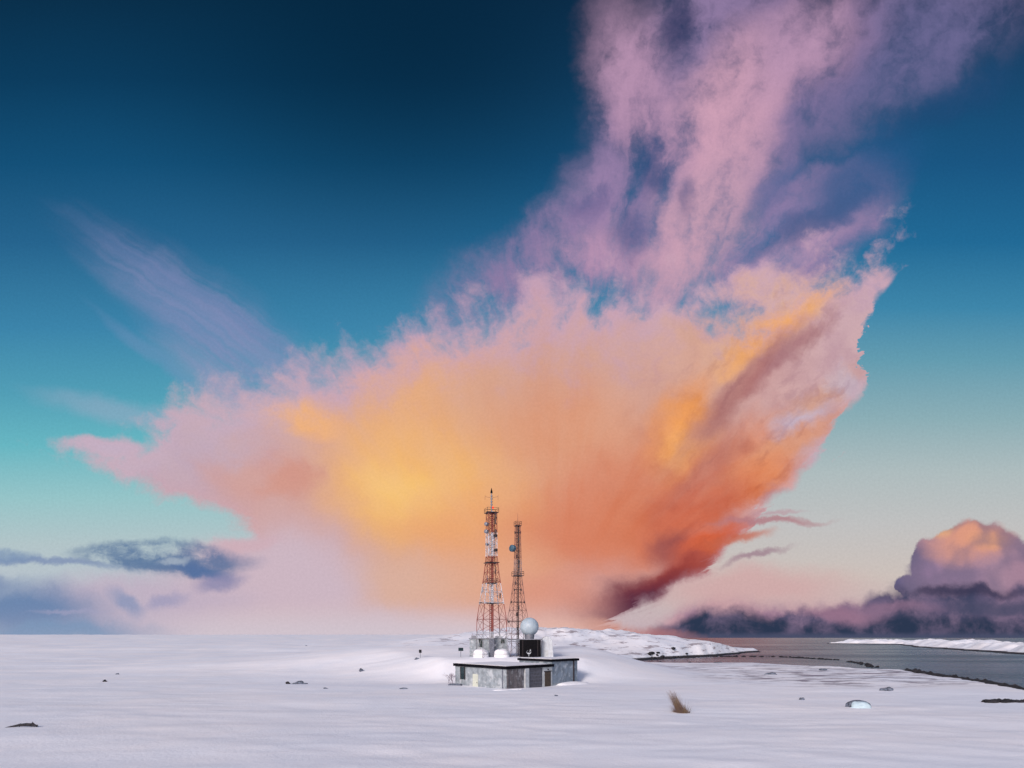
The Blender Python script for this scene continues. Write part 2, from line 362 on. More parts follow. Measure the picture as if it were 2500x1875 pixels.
# physical sky overhead and behind
back = g.m('MAXIMUM', g.mr(dy, 0.12, -0.12), g.mr(dz, 0.80, 0.95))
warm = g.mix(1.0, nis_c, (2.1, 1.75, 1.7, 1), 'MULTIPLY')
C = g.mix(back, C, warm)
bg = N.new('ShaderNodeBackground'); L.new(C, bg.inputs[0]); bg.inputs[1].default_value = 1.0
wo = N.new('ShaderNodeOutputWorld'); L.new(bg.outputs[0], wo.inputs[0])
print("world nodes", len(N))


# ------------------------------------------------------------------ materials
def mat(name, rgb, rough=0.7, metal=0.0, var=0.18, scale=3.0, bump=0.0, tint=None, spec=0.4, rime=0.0):
    """plain weathered surface: base colour broken up by noise"""
    m = bpy.data.materials.new(name); m.use_nodes = True
    q = G(m.node_tree); b = m.node_tree.nodes['Principled BSDF']
    t = m.node_tree.nodes.new('ShaderNodeTexCoord')
    f, c = q.noise(t.outputs['Object'], scale, 6, 0.62)
    base = (rgb[0], rgb[1], rgb[2], 1)
    dark = tuple(v * (1 - var * 2) for v in rgb) + (1,) if tint is None else tuple(tint) + (1,)
    cc = q.mix(q.mr(f, 0.62, 0.36), base, dark)
    if rime:                      # wind-blown snow crust stuck to the surface
        r1, _ = q.noise(q.vm('ADD', t.outputs['Object'], (7.0, 3.0, 1.0)), 0.7, 7, 0.7)
        cc = q.mix(q.m('MULTIPLY', q.mr(r1, 0.50, 0.62), rime), cc, (0.68, 0.72, 0.76, 1))
    q.put(b.inputs['Base Color'], cc)
    q.put(b.inputs['Roughness'], q.mr(f, 0.3, 0.7, max(rough - 0.1, 0.05), min(rough + 0.1, 1.0)))
    b.inputs['Metallic'].default_value = metal
    b.inputs['Specular IOR Level'].default_value = spec
    if bump:
        bn = m.node_tree.nodes.new('ShaderNodeBump'); bn.inputs['Distance'].default_value = bump
        q.put(bn.inputs['Height'], f); q.put(b.inputs['Normal'], bn.outputs[0])
    return m


def snow_material():
    m = bpy.data.materials.new("snow"); m.use_nodes = True
    q = G(m.node_tree); nn = m.node_tree.nodes; b = nn['Principled BSDF']
    ge = nn.new('ShaderNodeNewGeometry'); pos = ge.outputs['Position']
    big, _ = q.noise(pos, 0.035, 5, 0.6)
    mid, _ = q.noise(q.vm('MULTIPLY', pos, (0.55, 0.8, 1.0)), 0.22, 6, 0.55)
    fin, _ = q.noise(pos, 3.0, 5, 0.65)
    c = q.mix(q.mr(big, 0.35, 0.65), (0.80, 0.83, 0.88, 1), (0.88, 0.87, 0.88, 1))
    c = q.mix(q.mr(mid, 0.60, 0.40, 0.0, 0.22), c, (0.76, 0.81, 0.87, 1))
    # wind-bared ground near the shore
    sx, sy, sz = q.sep(pos)
    streak, _ = q.noise(q.vm('MULTIPLY', pos, (0.10, 0.34, 0.2)), 1.0, 5, 0.62)
    pf = q.vm('MULTIPLY', pos, (1, 1, 0))
    zone = q.spot(pf, 88, 172, 62, 42, 45, 1.0, 0.4)
    zone2 = q.spot(pf, 66, 215, 60, 40, 0, 0.8, 0.5)
    bare = q.m('MULTIPLY', q.m('MAXIMUM', zone, zone2), q.mr(streak, 0.50, 0.56, 0.0, 0.85))
    c = q.mix(bare, c, (0.16, 0.13, 0.17, 1))
    # dark tundra showing on the far headland
    sp, _ = q.noise(q.vm('MULTIPLY', pos, (0.05, 0.03, 0.3)), 1.6, 6, 0.7)
    hz = q.spot(pf, 80, 470, 190, 150, 0, 1.0, 0.5)
    c = q.mix(q.m('MULTIPLY', hz, q.mr(sp, 0.53, 0.62, 0.0, 0.75)), c, (0.20, 0.15, 0.17, 1))
    # rock where the land drops to the water
    c = q.mix(q.mr(q.m('ADD', sz, q.m('MULTIPLY', fin, 0.9)), -0.9, -1.5), c, (0.028, 0.026, 0.032, 1))
    q.put(b.inputs['Base Color'], c)
    b.inputs['Roughness'].default_value = 0.8
    b.inputs['Specular IOR Level'].default_value = 0.25
    bn = nn.new('ShaderNodeBump'); bn.inputs['Distance'].default_value = 0.35; bn.inputs['Strength'].default_value = 0.5
    q.put(bn.inputs['Height'], q.m('ADD', mid, q.m('MULTIPLY', fin, 0.26)))
    q.put(b.inputs['Normal'], bn.outputs[0])
    return m


def water_material():
    m = bpy.data.materials.new("sea_water"); m.use_nodes = True
    q = G(m.node_tree); nn = m.node_tree.nodes; b = nn['Principled BSDF']
    ge = nn.new('ShaderNodeNewGeometry'); pos = ge.outputs['Position']
    a, _ = q.noise(q.vm('MULTIPLY', pos, (0.5, 1.2, 1)), 0.25, 6, 0.65)
    big, _ = q.noise(q.vm('MULTIPLY', pos, (0.3, 1.0, 1)), 0.012, 4, 0.6)
    q.put(b.inputs['Base Color'], q.mix(q.mr(big, 0.4, 0.6), (0.018, 0.070, 0.125, 1), (0.035, 0.055, 0.100, 1)))
    q.put(b.inputs['Roughness'], q.mr(big, 0.35, 0.65, 0.16, 0.34))
    b.inputs['IOR'].default_value = 1.33
    bn = nn.new('ShaderNodeBump'); bn.inputs['Distance'].default_value = 1.0; bn.inputs['Strength'].default_value = 1.0
    q.put(bn.inputs['Height'], a); q.put(b.inputs['Normal'], bn.outputs[0])
    return m


def tower_paint(name, bands, fallback):
    """red and white aviation bands along the height of a tower (object z)"""
    m = bpy.data.materials.new(name); m.use_nodes = True
    q = G(m.node_tree); nn = m.node_tree.nodes; b = nn['Principled BSDF']
    ge = nn.new('ShaderNodeNewGeometry')
    _, _, z = q.sep(ge.outputs['Position'])
    stops = [(0.0, fallback)] + [(max(0, zz / 45.0), c) for zz, c in bands]
    c = q.ramp(q.m('DIVIDE', z, 45.0), stops, 'CONSTANT')
    f, _ = q.noise(ge.outputs['Position'], 2.2, 5, 0.65)
    c = q.mix(q.mr(f, 0.56, 0.36, 0.0, 0.65), c, (0.09, 0.06, 0.055, 1))
    q.put(b.inputs['Base Color'], c)
    b.inputs['Roughness'].default_value = 0.6
    return m


RED, WHT, GRY = (0.22, 0.034, 0.024, 1), (0.50, 0.53, 0.60, 1), (0.30, 0.33, 0.38, 1)
M_SNOW = snow_material()
M_WATER = water_material()
M_CAP = mat("roof_snow", (0.84, 0.85, 0.88), 0.8, var=0.04, scale=0.8, bump=0.08)
M_ICE = mat("blue_ice_crust", (0.46, 0.60, 0.67), 0.8, var=0.06, scale=1.2, bump=0.06)
M_CONC = mat("grey_render", (0.29, 0.34, 0.38), 0.85, var=0.16, scale=1.2, bump=0.01, rime=0.38)
M_CONC_B = mat("blue_grey_render", (0.20, 0.255, 0.315), 0.85, var=0.16, scale=0.9, bump=0.01, rime=0.34)
M_PALE = mat("pale_render", (0.50, 0.54, 0.56), 0.8, var=0.12, scale=1.5)
M_BROWN = mat("brown_cladding", (0.155, 0.14, 0.145), 0.8, var=0.22, scale=1.4, rime=0.25)
M_DOORGREY = mat("grey_steel_door", (0.10, 0.10, 0.12), 0.6, var=0.2, scale=2.0)
M_RUST = mat("rusty_brown_door", (0.085, 0.062, 0.045), 0.8, var=0.3, scale=4.0)
M_CREAM = mat("cream_door_paint", (0.56, 0.60, 0.52), 0.6, var=0.08, scale=3.0)
M_BLACK = mat("black_sheet_metal", (0.008, 0.008, 0.010), 0.9, var=0.25, scale=2.5, spec=0.05)
M_TAR = mat("tar_fascia", (0.008, 0.008, 0.012), 0.95, var=0.3, scale=2.0, spec=0.05)
M_WHITE = mat("white_gelcoat", (0.36, 0.45, 0.52), 0.45, var=0.06, scale=1.0)
M_WSHED = mat("white_sheet_metal", (0.50, 0.55, 0.60), 0.5, var=0.10, scale=1.4)
M_STEEL = mat("galvanised_steel", (0.22, 0.24, 0.29), 0.5, 0.4, var=0.2, scale=6.0)
M_DARKST = mat("dark_steel", (0.045, 0.035, 0.04), 0.6, 0.2, var=0.3, scale=6.0)
M_DGREEN = mat("dark_green_glass", (0.010, 0.030, 0.036), 0.25, var=0.2, scale=3.0)
M_ROCK = mat("dark_rock", (0.022, 0.022, 0.028), 0.9, var=0.35, scale=1.5, bump=0.15)
M_ROCKB = mat("blue_grey_rock", (0.15, 0.18, 0.24), 0.9, var=0.35, scale=2.5, bump=0.1)
M_STRAW = mat("dry_grass", (0.21, 0.15, 0.095), 0.9, var=0.25, scale=1.2, tint=(0.13, 0.085, 0.08))
M_TWIG = mat("bare_twigs", (0.16, 0.10, 0.16), 0.9, var=0.25, scale=5.0)
M_WOOD = mat("wet_driftwood", (0.035, 0.033, 0.042), 0.8, var=0.35, scale=6.0, bump=0.03)
M_TOWA = tower_paint("aviation_paint_tall", [(10.8, RED), (17.2, WHT), (21.9, RED), (28.2, WHT), (33.6, RED), (38.4, WHT)], GRY)
M_TOWB = tower_paint("aviation_paint_small", [(5.0, (0.15, 0.06, 0.055, 1)), (17.5, (0.10, 0.05, 0.055, 1)), (24.0, (0.17, 0.15, 0.19, 1)), (28.0, (0.14, 0.045, 0.045, 1))], (0.15, 0.06, 0.055, 1))
ml = bpy.data.materials.new("red_beacon_glass"); ml.use_nodes = True
_b = ml.node_tree.nodes['Principled BSDF']; _b.inputs['Base Color'].default_value = (0.7, 0.03, 0.01, 1); _b.inputs['Roughness'].default_value = 0.25
_b.inputs['Emission Color'].default_value = (1, 0.06, 0.02, 1); _b.inputs['Emission Strength'].default_value = 1.2
M_LAMP = ml


# ------------------------------------------------------------------ mesh helpers
def link(name, bm, m, parent=None, smooth=False):
    me = bpy.data.meshes.new(name); bm.to_mesh(me); bm.free()
    me.materials.append(m)
    if smooth:
        me.polygons.foreach_set('use_smooth', [True] * len(me.polygons))
    o = bpy.data.objects.new(name, me); col.objects.link(o)
    if parent is not None: o.parent = parent
    return o


def tag(o, label=None, cat=None, group=None, kind=None):
    for k, v in (('label', label), ('category', cat), ('group', group), ('kind', kind)):
        if v: o[k] = v
    return o


def thing(name, loc, label, cat, group=None, rz=0.0):
    o = bpy.data.objects.new(name, None); o.empty_display_size = 0.5
    o.location = loc; o.rotation_euler = (0, 0, rz); col.objects.link(o)
    return tag(o, label, cat, group)


def bar(bm, a, b, r, n=6, r2=None):
    a, b = Vector(a), Vector(b); d = b - a
    if d.length < 1e-6: return
    res = bmesh.ops.create_cone(bm, cap_ends=True, segments=n, radius1=r, radius2=r if r2 is None else r2, depth=d.length)
    bmesh.ops.transform(bm, matrix=Matrix.Translation((a + b) / 2) @ d.to_track_quat('Z', 'Y').to_matrix().to_4x4(), verts=res['verts'])


def box(bm, c, s, rz=0.0, bevel=0.0):
    res = bmesh.ops.create_cube(bm, size=1.0)
    bmesh.ops.transform(bm, matrix=Matrix.Translation(c) @ Matrix.Rotation(rz, 4, 'Z') @ Matrix.Diagonal((s[0], s[1], s[2], 1)), verts=res['verts'])
    if bevel:
        es = {e for v in res['verts'] for e in v.link_edges}
        bmesh.ops.bevel(bm, geom=list(es), offset=bevel, segments=2, affect='EDGES', profile=0.7)


def prism(bm, pts, z0, z1):
    """vertical prism over a footprint (list of xy); z1 may be a list, one height per corner"""
    zs = z1 if hasattr(z1, '__len__') else [z1] * len(pts)
    lo = [bm.verts.new((x, y, z0)) for x, y in pts]
    hi = [bm.verts.new((x, y, z)) for (x, y), z in zip(pts, zs)]
    n = len(pts)
    bm.faces.new(list(reversed(lo))); bm.faces.new(hi)
    for i in range(n):
        bm.faces.new((lo[i], lo[(i + 1) % n], hi[(i + 1) % n], hi[i]))
    bmesh.ops.recalc_face_normals(bm, faces=bm.faces)


def wall_box(bm, a, b, t0, t1, z0, z1, out0, out1):
    """box on the outside of the wall a->b between fractions t0..t1, from out0 to out1 metres proud"""
    a, b = Vector((a[0], a[1])), Vector((b[0], b[1])); d = b - a
    n = Vector((d.y, -d.x)).normalized()
    p, q = a + d * t0, a + d * t1
    pts = [p + n * out0, q + n * out0, q + n * out1, p + n * out1]
    prism(bm, [(v.x, v.y) for v in pts], z0, z1)


def at(px, py, dist):
    return ((px - 1250) / FPX * dist, dist, CAM_Z - (py - HOR) / FPX * dist)


# ------------------------------------------------------------------ terrain
def vnoise(x, y, seed):
    """value noise on arrays"""
    xi, yi = np.floor(x).astype(np.int64), np.floor(y).astype(np.int64)
    fx, fy = x - xi, y - yi
    fx, fy = fx * fx * fx * (fx * (fx * 6 - 15) + 10), fy * fy * fy * (fy * (fy * 6 - 15) + 10)

    def h(i, j):
        n = (i * 374761393 + j * 668265263 + seed * 1442695041) & 0xffffffff
        n = ((n ^ (n >> 13)) * 1274126177) & 0xffffffff
        n = n ^ (n >> 16)
        return (n & 0xffff) / 65535.0
    a, b, c, d = h(xi, yi), h(xi + 1, yi), h(xi, yi + 1), h(xi + 1, yi + 1)
    return (a * (1 - fx) + b * fx) * (1 - fy) + (c * (1 - fx) + d * fx) * fy


def fbm(x, y, seed=1, octaves=4, gain=0.5):
    s = np.zeros_like(x); amp = 1.0; tot = 0
    for o in range(octaves):
        s += amp * (vnoise(x + 17.3 * o, y - 9.1 * o, seed + o) - 0.5); tot += amp
        x, y, amp = x * 2.03, y * 2.03, amp * gain
    return s / tot * 2


def sst(v, a, b):
    t = np.clip((v - a) / (b - a), 0, 1); return t * t * (3 - 2 * t)


COAST = [(420, -500), (250, 0), (150, 70), (94, 114), (108, 161), (117, 197), (114, 211), (104, 232), (90, 250), (56, 262), (47, 300), (55, 350),
         (80, 391), (150, 480), (216, 600), (150, 700), (90, 900), (60, 1400), (0, 2600), (-200, 9000), (-12000, 9000), (-12000, -500)]


def signed_dist(x, y, poly):
    d = np.full(x.shape, 1e9); inside = np.zeros(x.shape, bool)
    n = len(poly)
    for i in range(n):
        x1, y1 = poly[i]; x2, y2 = poly[(i + 1) % n]
        ex, ey = x2 - x1, y2 - y1
        t = np.clip(((x - x1) * ex + (y - y1) * ey) / (ex * ex + ey * ey), 0, 1)
        d = np.minimum(d, np.hypot(x - x1 - t * ex, y - y1 - t * ey))
        c = ((y1 > y) != (y2 > y)) & (x < (x2 - x1) * (y - y1) / (y2 - y1 + 1e-12) + x1)
        inside ^= c
    return np.where(inside, d, -d)


SEA_Z = -3.0


def height(x, y, drift=True):
    x = np.asarray(x, float); y = np.asarray(y, float)
    wob = fbm(x / 22.0, y / 22.0, 5, 4) * 5.0
    sdist = signed_dist(x, y, COAST) + wob * sst(np.hypot(x, y), 120, 400)
    h = np.zeros_like(x)
    # knoll that carries the masts
    yk = y - 0.0 * x
    k = 4.8 * sst(yk, 139 - 0.0, 156 + 1.8 * np.clip(-x - 15, 0, 60) + 1.6 * np.clip(x - 16, 0, 40)) + 1.9 * sst(y, 165, 196)
    k *= sst(x, -150, -23) * (1 - sst(x, 17, 52)) * (1 - 0.75 * sst(y, 205, 330))
    h += k
    # level ridge far off on the left and in the middle
    ridge = 11.5 * sst(y, 420, 1500) * (1 - sst(x + 0.12 * (y - 1500), -60, 40))
    h += ridge + 2.5 * sst(y, 220, 600) * (1 - sst(x, -40, 20))
    # headland
    hd = 11.5 * sst(y, 385, 500) * (1 - sst(y, 760, 1000)) * (1 - sst(x, 82, 200)) * sst(x, -120, 40)
    hd += 1.5 * sst(sdist, 4, 30) * sst(y, 380, 430)
    h += hd * (1 + 0.5 * fbm(x / 30, y / 45, 9, 5))
    if drift:
        far = sst(np.hypot(x, y), 150, 600)
        h += 0.35 * fbm(x / 26.0, y / 13.0, 21, 4) * (1 + 2.2 * far)
        rg = 1 - np.abs(fbm(x / 9.0 + 0.15 * y, y / 4.0, 61, 4)) * 2
        h += 0.16 * np.clip(rg - 0.45, 0, 1) * sst(fbm(x / 40, y / 30, 71, 2), -0.1, 0.3) * (1 - sst(np.hypot(x, y), 90, 220))
        h += 0.04 * fbm(x / 6.0, y / 3.0, 31, 3) * (1 - sst(np.hypot(x, y), 60, 200))
    flat = sst(np.hypot((x + 0.5), (y - 129) * 0.9), 26, 12)
    h = h * (1 - 0.0 * flat)
    bank = sst(sdist, -1.5, 5.0)
    return (h + 0.15) * bank + (SEA_Z - 1.5) * (1 - bank)


def hz(x, y):
    return float(height(np.array([x]), np.array([y]))[0])


def grid_object(name, xs, ys, fn, m):
    gx, gy = np.meshgrid(xs, ys)
    gz = fn(gx, gy)
    v = np.stack([gx.ravel(), gy.ravel(), gz.ravel()], 1)
    nxx, nyy = len(xs), len(ys)
    idx = np.arange(nxx * nyy).reshape(nyy, nxx)
    f = np.stack([idx[:-1, :-1].ravel(), idx[:-1, 1:].ravel(), idx[1:, 1:].ravel(), idx[1:, :-1].ravel()], 1)
    me = bpy.data.meshes.new(name)
    me.vertices.add(len(v)); me.vertices.foreach_set('co', v.ravel())
    me.loops.add(f.size); me.loops.foreach_set('vertex_index', f.ravel())
    me.polygons.add(len(f)); me.polygons.foreach_set('loop_start', np.arange(0, f.size, 4))
    me.polygons.foreach_set('loop_total', np.full(len(f), 4))
    me.polygons.foreach_set('use_smooth', np.ones(len(f), bool))
    me.update(calc_edges=True); me.materials.append(m)
    o = bpy.data.objects.new(name, me); col.objects.link(o)
    return o


ys = np.concatenate([np.linspace(-400, 20, 30, endpoint=False), np.linspace(20, 300, 420, endpoint=False), np.geomspace(300, 9000, 240)])
s_ = np.linspace(-1, 1, 620)
xs = np.sign(s_) * (np.abs(s_) * 260 + np.abs(s_) ** 6 * 9000)
ground = grid_object("snow_ground", xs, ys, height, M_SNOW)
tag(ground, "wind-packed snow plain rising to a low knoll under the masts", kind='structure')


def spit_h(pts, hgt, seed):
    return lambda x, y: (lambda sdv: (SEA_Z - 1.0) + sst(sdv, -2, 22) * (1.0 + hgt * (0.7 + 1.0 * fbm(x / 30, y / 30, seed, 5))))(signed_dist(x, y, pts) + 9 * fbm(x / 25, y / 25, seed + 3, 4))


SPIT = [(640, 1400), (700, 1240), (519, 880), (452, 700), (372, 500), (420, 480), (520, 640), (640, 860), (900, 1300), (760, 1440)]
sp = grid_object("far_shore", np.linspace(330, 960, 260), np.linspace(440, 1480, 300), spit_h(SPIT, 7.4, 41), M_SNOW)
tag(sp, "long low snow-covered spit lying across the grey sea", kind='structure')
ISL = [(296, 712), (318, 706), (330, 716), (312, 726)]
isl = grid_object("skerry", np.linspace(270, 360, 60), np.linspace(680, 750, 50), spit_h(ISL, 3.4, 57), M_SNOW)
tag(isl, "tiny snow-dusted skerry off the tip of the headland", "skerry")

bm = bmesh.new()
bmesh.ops.create_grid(bm, x_segments=2, y_segments=2, size=1.0)
bmesh.ops.scale(bm, vec=(60000, 60000, 1), verts=bm.verts)
bmesh.ops.translate(bm, vec=(0, 20000, SEA_Z), verts=bm.verts)
sea = link("sea_water", bm, M_WATER); tag(sea, "calm slate-blue sea reaching the horizon", kind='structure')


# ------------------------------------------------------------------ rocks
def rock_into(bm, c, s, seed, sub=2, jag=0.28, rz=0.0):
    rnd = random.Random(seed)
    r = bmesh.ops.create_icosphere(bm, subdivisions=sub, radius=1.0)
    off = Vector((rnd.uniform(0, 50), rnd.uniform(0, 50), rnd.uniform(0, 50)))
    for v in r['verts']:
        k = 1 + jag * mnoise.noise(v.co * 1.3 + off) * 1.8 + jag * 0.6 * mnoise.noise(v.co * 3.1 + off)
        v.co *= k
    bmesh.ops.transform(bm, matrix=Matrix.Translation(c) @ Matrix.Rotation(rz, 4, 'Z') @ Matrix.Diagonal((s[0], s[1], s[2], 1)), verts=r['verts'])


def inland(x, y):
    for _ in range(60):
        if hz(x, y) > -0.35: break
        x -= 0.4
    return x


def rock_line(name, pts, label, step, size, zfun, seed, spread=1.5, gaps=0.0):
    rnd = random.Random(seed); bm = bmesh.new()
    for (x1, y1), (x2, y2) in zip(pts[:-1], pts[1:]):
        n = max(1, int(math.hypot(x2 - x1, y2 - y1) / step))
        for i in range(n):
            t = (i + rnd.random()) / n
            if mnoise.noise(Vector((x1 + t * 40, y1 * 0.3, seed))) < gaps - 0.5: continue
            x = x1 + (x2 - x1) * t + rnd.gauss(0, spread); y = y1 + (y2 - y1) * t + rnd.gauss(0, spread)
            if name == 'shore_rocks' and y1 < 300: x = inland(x, y)
            s = size * rnd.uniform(0.5, 1.35)
            rock_into(bm, (x, y, zfun(x, y) + s * 0.12), (s * rnd.uniform(0.9, 1.8), s * rnd.uniform(0.8, 1.3), s * rnd.uniform(0.5, 0.85)), rnd.random() * 1e4, 1, 0.35, rnd.random() * 6)
    return tag(link(name, bm, M_ROCK), label, kind='stuff')


rock_line("shore_rocks", [(150, 70), (94, 114), (107, 160), (117, 196)], "band of black boulders where the snow plain meets the sea", 0.5, 0.85, lambda x, y: max(hz(x, y), SEA_Z), 3, 1.1)
rock_line("shore_rocks", [(117, 197), (113, 211), (104, 232)], "sparse dark stones on the bend of the shore", 2.6, 0.45, lambda x, y: max(hz(x, y), SEA_Z), 4, 1.2)
rock_line("shore_rocks", [(76, 252), (66, 258)], "short heap of black boulders on the near edge of the inlet", 0.7, 0.7, lambda x, y: max(hz(x, y), SEA_Z), 5, 1.2)
rock_line("shore_rocks", [(78, 389), (90, 402), (104, 420), (120, 440)], "black stones at the foot of the snowy headland", 0.9, 1.1, lambda x, y: max(hz(x, y), SEA_Z), 6, 1.6)
rock_line("reef_stones", [(104, 441), (140, 446), (172, 441), (181, 380)], "thin dark line of stones awash across the inlet", 1.3, 0.9, lambda x, y: SEA_Z, 7, 1.0)
rock_line("reef_stones", [(174, 352), (163, 315), (152, 286)], "short dark reef between the inlet stones and the shore", 1.2, 0.75, lambda x, y: SEA_Z, 8, 1.0)


def single_rock(px, py, w, h, label, m=M_ROCKB, dist=None, seed=1, cat="rock", name="rock", depth=None):
    d = dist or (CAM_Z - 0.1) * FPX / (py - HOR)
    x, y = (px - 1250) / FPX * d, d
    bm = bmesh.new()
    rock_into(bm, (0, 0, h * 0.08), (w * 0.42, (depth or w * 0.7) * 0.42, h * 0.55), seed, 3, 0.4)
    o = link(name, bm, m, smooth=False); o.location = (x, y, hz(x, y))
    return tag(o, label, cat, "stones poking out of the snow" if cat == "rock" else None)


single_rock(256, 1665, 1.0, 0.6, "small dark stone far out on the left snow plain", M_ROCK, seed=11)
single_rock(287, 1649, 0.9, 0.5, "pale blue-grey stone just beyond the small dark one on the left plain", seed=12)
single_rock(882, 1655, 1.2, 0.9, "upright blue-grey stone alone midway between the left plain and the station", seed=13)
single_rock(703, 1671, 1.0, 0.7, "dark tip of the long bluish ledge on the left plain", M_ROCK, seed=14)
single_rock(730, 1672, 3.4, 0.7, "long low bluish ledge beside its dark tip on the left plain", seed=15, depth=1.2)
single_rock(795, 1684, 0.8, 0.35, "flat grey stone right of the long bluish ledge", seed=16)
single_rock(985, 1684, 1.8, 0.3, "flat bluish stone on the snow left of the station", seed=17, depth=0.8)
single_rock(748, 1576, 1.6, 1.0, "dim teal stone near the misty skyline on the left", seed=18, dist=480)
single_rock(1957, 1709, 0.9, 0.55, "small purple-grey stone between the dry tuft and the snowy boulder", seed=19)
single_rock(2166, 1688, 2.2, 0.8, "dark purple stone lowest in the bared streak by the shore", seed=20)
single_rock(2010, 1636, 2.6, 0.9, "blue-grey stone on the snow edge below the inlet", seed=21, dist=196)
single_rock(1880, 1648, 3.4, 0.6, "long thin bluish stone on the snow right of the dry tuft", seed=22, depth=1.2)
single_rock(1560, 1600, 2.2, 1.4, "round mauve stone on the near foot of the headland", seed=23, dist=330)
single_rock(1357, 1702, 0.7, 0.3, "tiny bluish stone on the snow in front of the station", seed=24)
single_rock(1430, 1540, 3.0, 1.5, "brown stone high on the snowy headland", seed=25, dist=520)

# snow-capped boulder
d = (CAM_Z) * FPX / (1732 - HOR); bx = (2095 - 1250) / FPX * d
bt = thing("boulder", (bx, d, hz(bx, d) - 0.1), "large rounded boulder buried in pale blue snow near the shore", "boulder")
bm = bmesh.new(); rock_into(bm, (0, 0, 0.15), (1.55, 1.1, 0.80), 77, 4, 0.12); link("stone", bm, M_ROCKB, bt, True)
bm = bmesh.new(); rock_into(bm, (-0.0, -0.28, 0.06), (1.42, 1.1, 0.80), 78, 4, 0.10); link("snow_cap", bm, M_ICE, bt, True)

# dark ledge at the right edge
d = CAM_Z * FPX / (1718 - HOR); lx = (2475 - 1250) / FPX * d
bm = bmesh.new(); rnd = random.Random(5)
for i in range(60):
    x = rnd.uniform(-3.9, 5.5); s = rnd.uniform(0.25, 0.5)
    rock_into(bm, (x, rnd.uniform(-0.5, 0.5), 0.05 + 0.1 * rnd.random()), (s * 1.6, s, s * 0.75), rnd.random() * 999, 1, 0.35, rnd.random())
o = link("rock_ledge", bm, M_ROCK); o.location = (lx, d, hz(lx, d)); tag(o, "flat black rock ledge cutting the snow at the right shore", "rock ledge")

# driftwood log, half buried
d = CAM_Z * FPX / (1782 - HOR); lx = (55 - 1250) / FPX * d
lg = thing("driftwood_log", (lx, d, hz(lx, d)), "black driftwood log half sunk in the snow at the lower left", "log")
bm = bmesh.new()
pts = [(-1.55, -0.35, -0.05, 0.05), (-1.0, -0.15, 0.06, 0.09), (-0.3, 0, 0.20, 0.13), (0.4, 0.05, 0.24, 0.16), (1.0, 0.05, 0.22, 0.16), (1.45, 0.0, 0.12, 0.10)]
for a, b in zip(pts[:-1], pts[1:]): bar(bm, a[:3], b[:3], a[3], 9, b[3])
for p in pts: rock_into(bm, p[:3], (p[3] * 1.15,) * 3, p[0], 2, 0.3)
link("trunk", bm, M_WOOD, lg, True)
bm = bmesh.new(); bar(bm, (0.95, 0.05, 0.26), (1.02, 0.0, 0.52), 0.07, 7, 0.03); bar(bm, (1.0, 0.02, 0.30), (1.3, -0.15, 0.40), 0.06, 7, 0.03); link("branch", bm, M_WOOD, lg)

# ------------------------------------------------------------------ dry tuft and twiggy shrub
def blades(n, base_r, tip, tip_r, hlen, w, seed, droop=0.3):
    rnd = random.Random(seed); bm = bmesh.new()
    for i in range(n):
        a = rnd.random() * 6.283; r = base_r * math.sqrt(rnd.random())
        p0 = Vector((r * math.cos(a), r * math.sin(a) * 0.8, -0.05))
        t = rnd.random() ** 0.6 * hlen
        tipv = Vector(tip) * t + Vector((rnd.gauss(0, tip_r), rnd.gauss(0, tip_r), rnd.gauss(0, tip_r * 0.5)))
        side = Vector((rnd.uniform(-1, 1), rnd.uniform(-1, 1), 0)).normalized() * w * rnd.uniform(0.5, 1.2)
        prev = None
        for k in range(5):
            f = k / 4
            c = p0.lerp(p0 + tipv, f) + Vector((rnd.gauss(0, 0.015), 0, -droop * f * f * 0.4))
            ww = side * (1 - f * 0.85)
            v = (bm.verts.new(c - ww), bm.verts.new(c + ww))
            if prev: bm.faces.new((prev[0], prev[1], v[1], v[0]))
            prev = v
    return bm


d = (CAM_Z - 0.05) * FPX / (1741 - HOR); tx = (1664 - 1250) / FPX * d
tf = thing("grass_tuft", (tx, d, hz(tx, d)), "tall clump of dry tan grass leaning left in the open snow", "grass tuft")
link("blades", blades(380, 0.42, (-1.35, 0.3, 2.9), 0.36, 1.0, 0.022, 4), M_STRAW, tf)
link("lower_blades", blades(420, 1.0, (-0.45, 0.1, 1.25), 0.5, 1.0, 0.024, 5), M_STRAW, tf)

d = 134.0; sx = (1098 - 1250) / FPX * d
sh = thing("bare_shrub", (sx, d, hz(sx, d) - 0.1), "leafless mauve shrub growing against the left end of the station", "shrub")


def branch(bm, p, v, r, depth, rnd):
    q = p + v
    bar(bm, p, q, r, 5, r * 0.7)
    if depth == 0: return
    for k in range(rnd.choice((2, 3))):
        nv = (v.normalized() + Vector((rnd.gauss(0, 0.42), rnd.gauss(0, 0.42), rnd.gauss(0.05, 0.25)))).normalized() * v.length * rnd.uniform(0.6, 0.85)
        branch(bm, q, nv, r * 0.7, depth - 1, rnd)


rnd = random.Random(9); bm = bmesh.new()
for i in range(5): branch(bm, Vector((rnd.uniform(-0.7, 0.9), rnd.uniform(-.3, .3), 0)), Vector((rnd.uniform(-.3, .3), rnd.uniform(-.2, .2), 0.85)), 0.035, 4, rnd)
link("branches", bm, M_TWIG, sh)

# ------------------------------------------------------------------ lower station building
A, Lc = (-1.0, 121.0), (-11.3, 136.0)
Bc = (13.3, 139.0)


def on(t, a=A, b=Bc): return (a[0] + (b[0] - a[0]) * t, a[1] + (b[1] - a[1]) * t)


Mc = on(0.61)
vec = (Lc[0] - A[0], Lc[1] - A[1])
BK = (Mc[0] + vec[0], Mc[1] + vec[1])
GZ = -1.2
st = thing("station_building", (-2, 132, 0), "long flat-roofed grey station with dark eaves, lower of the buildings", "building")


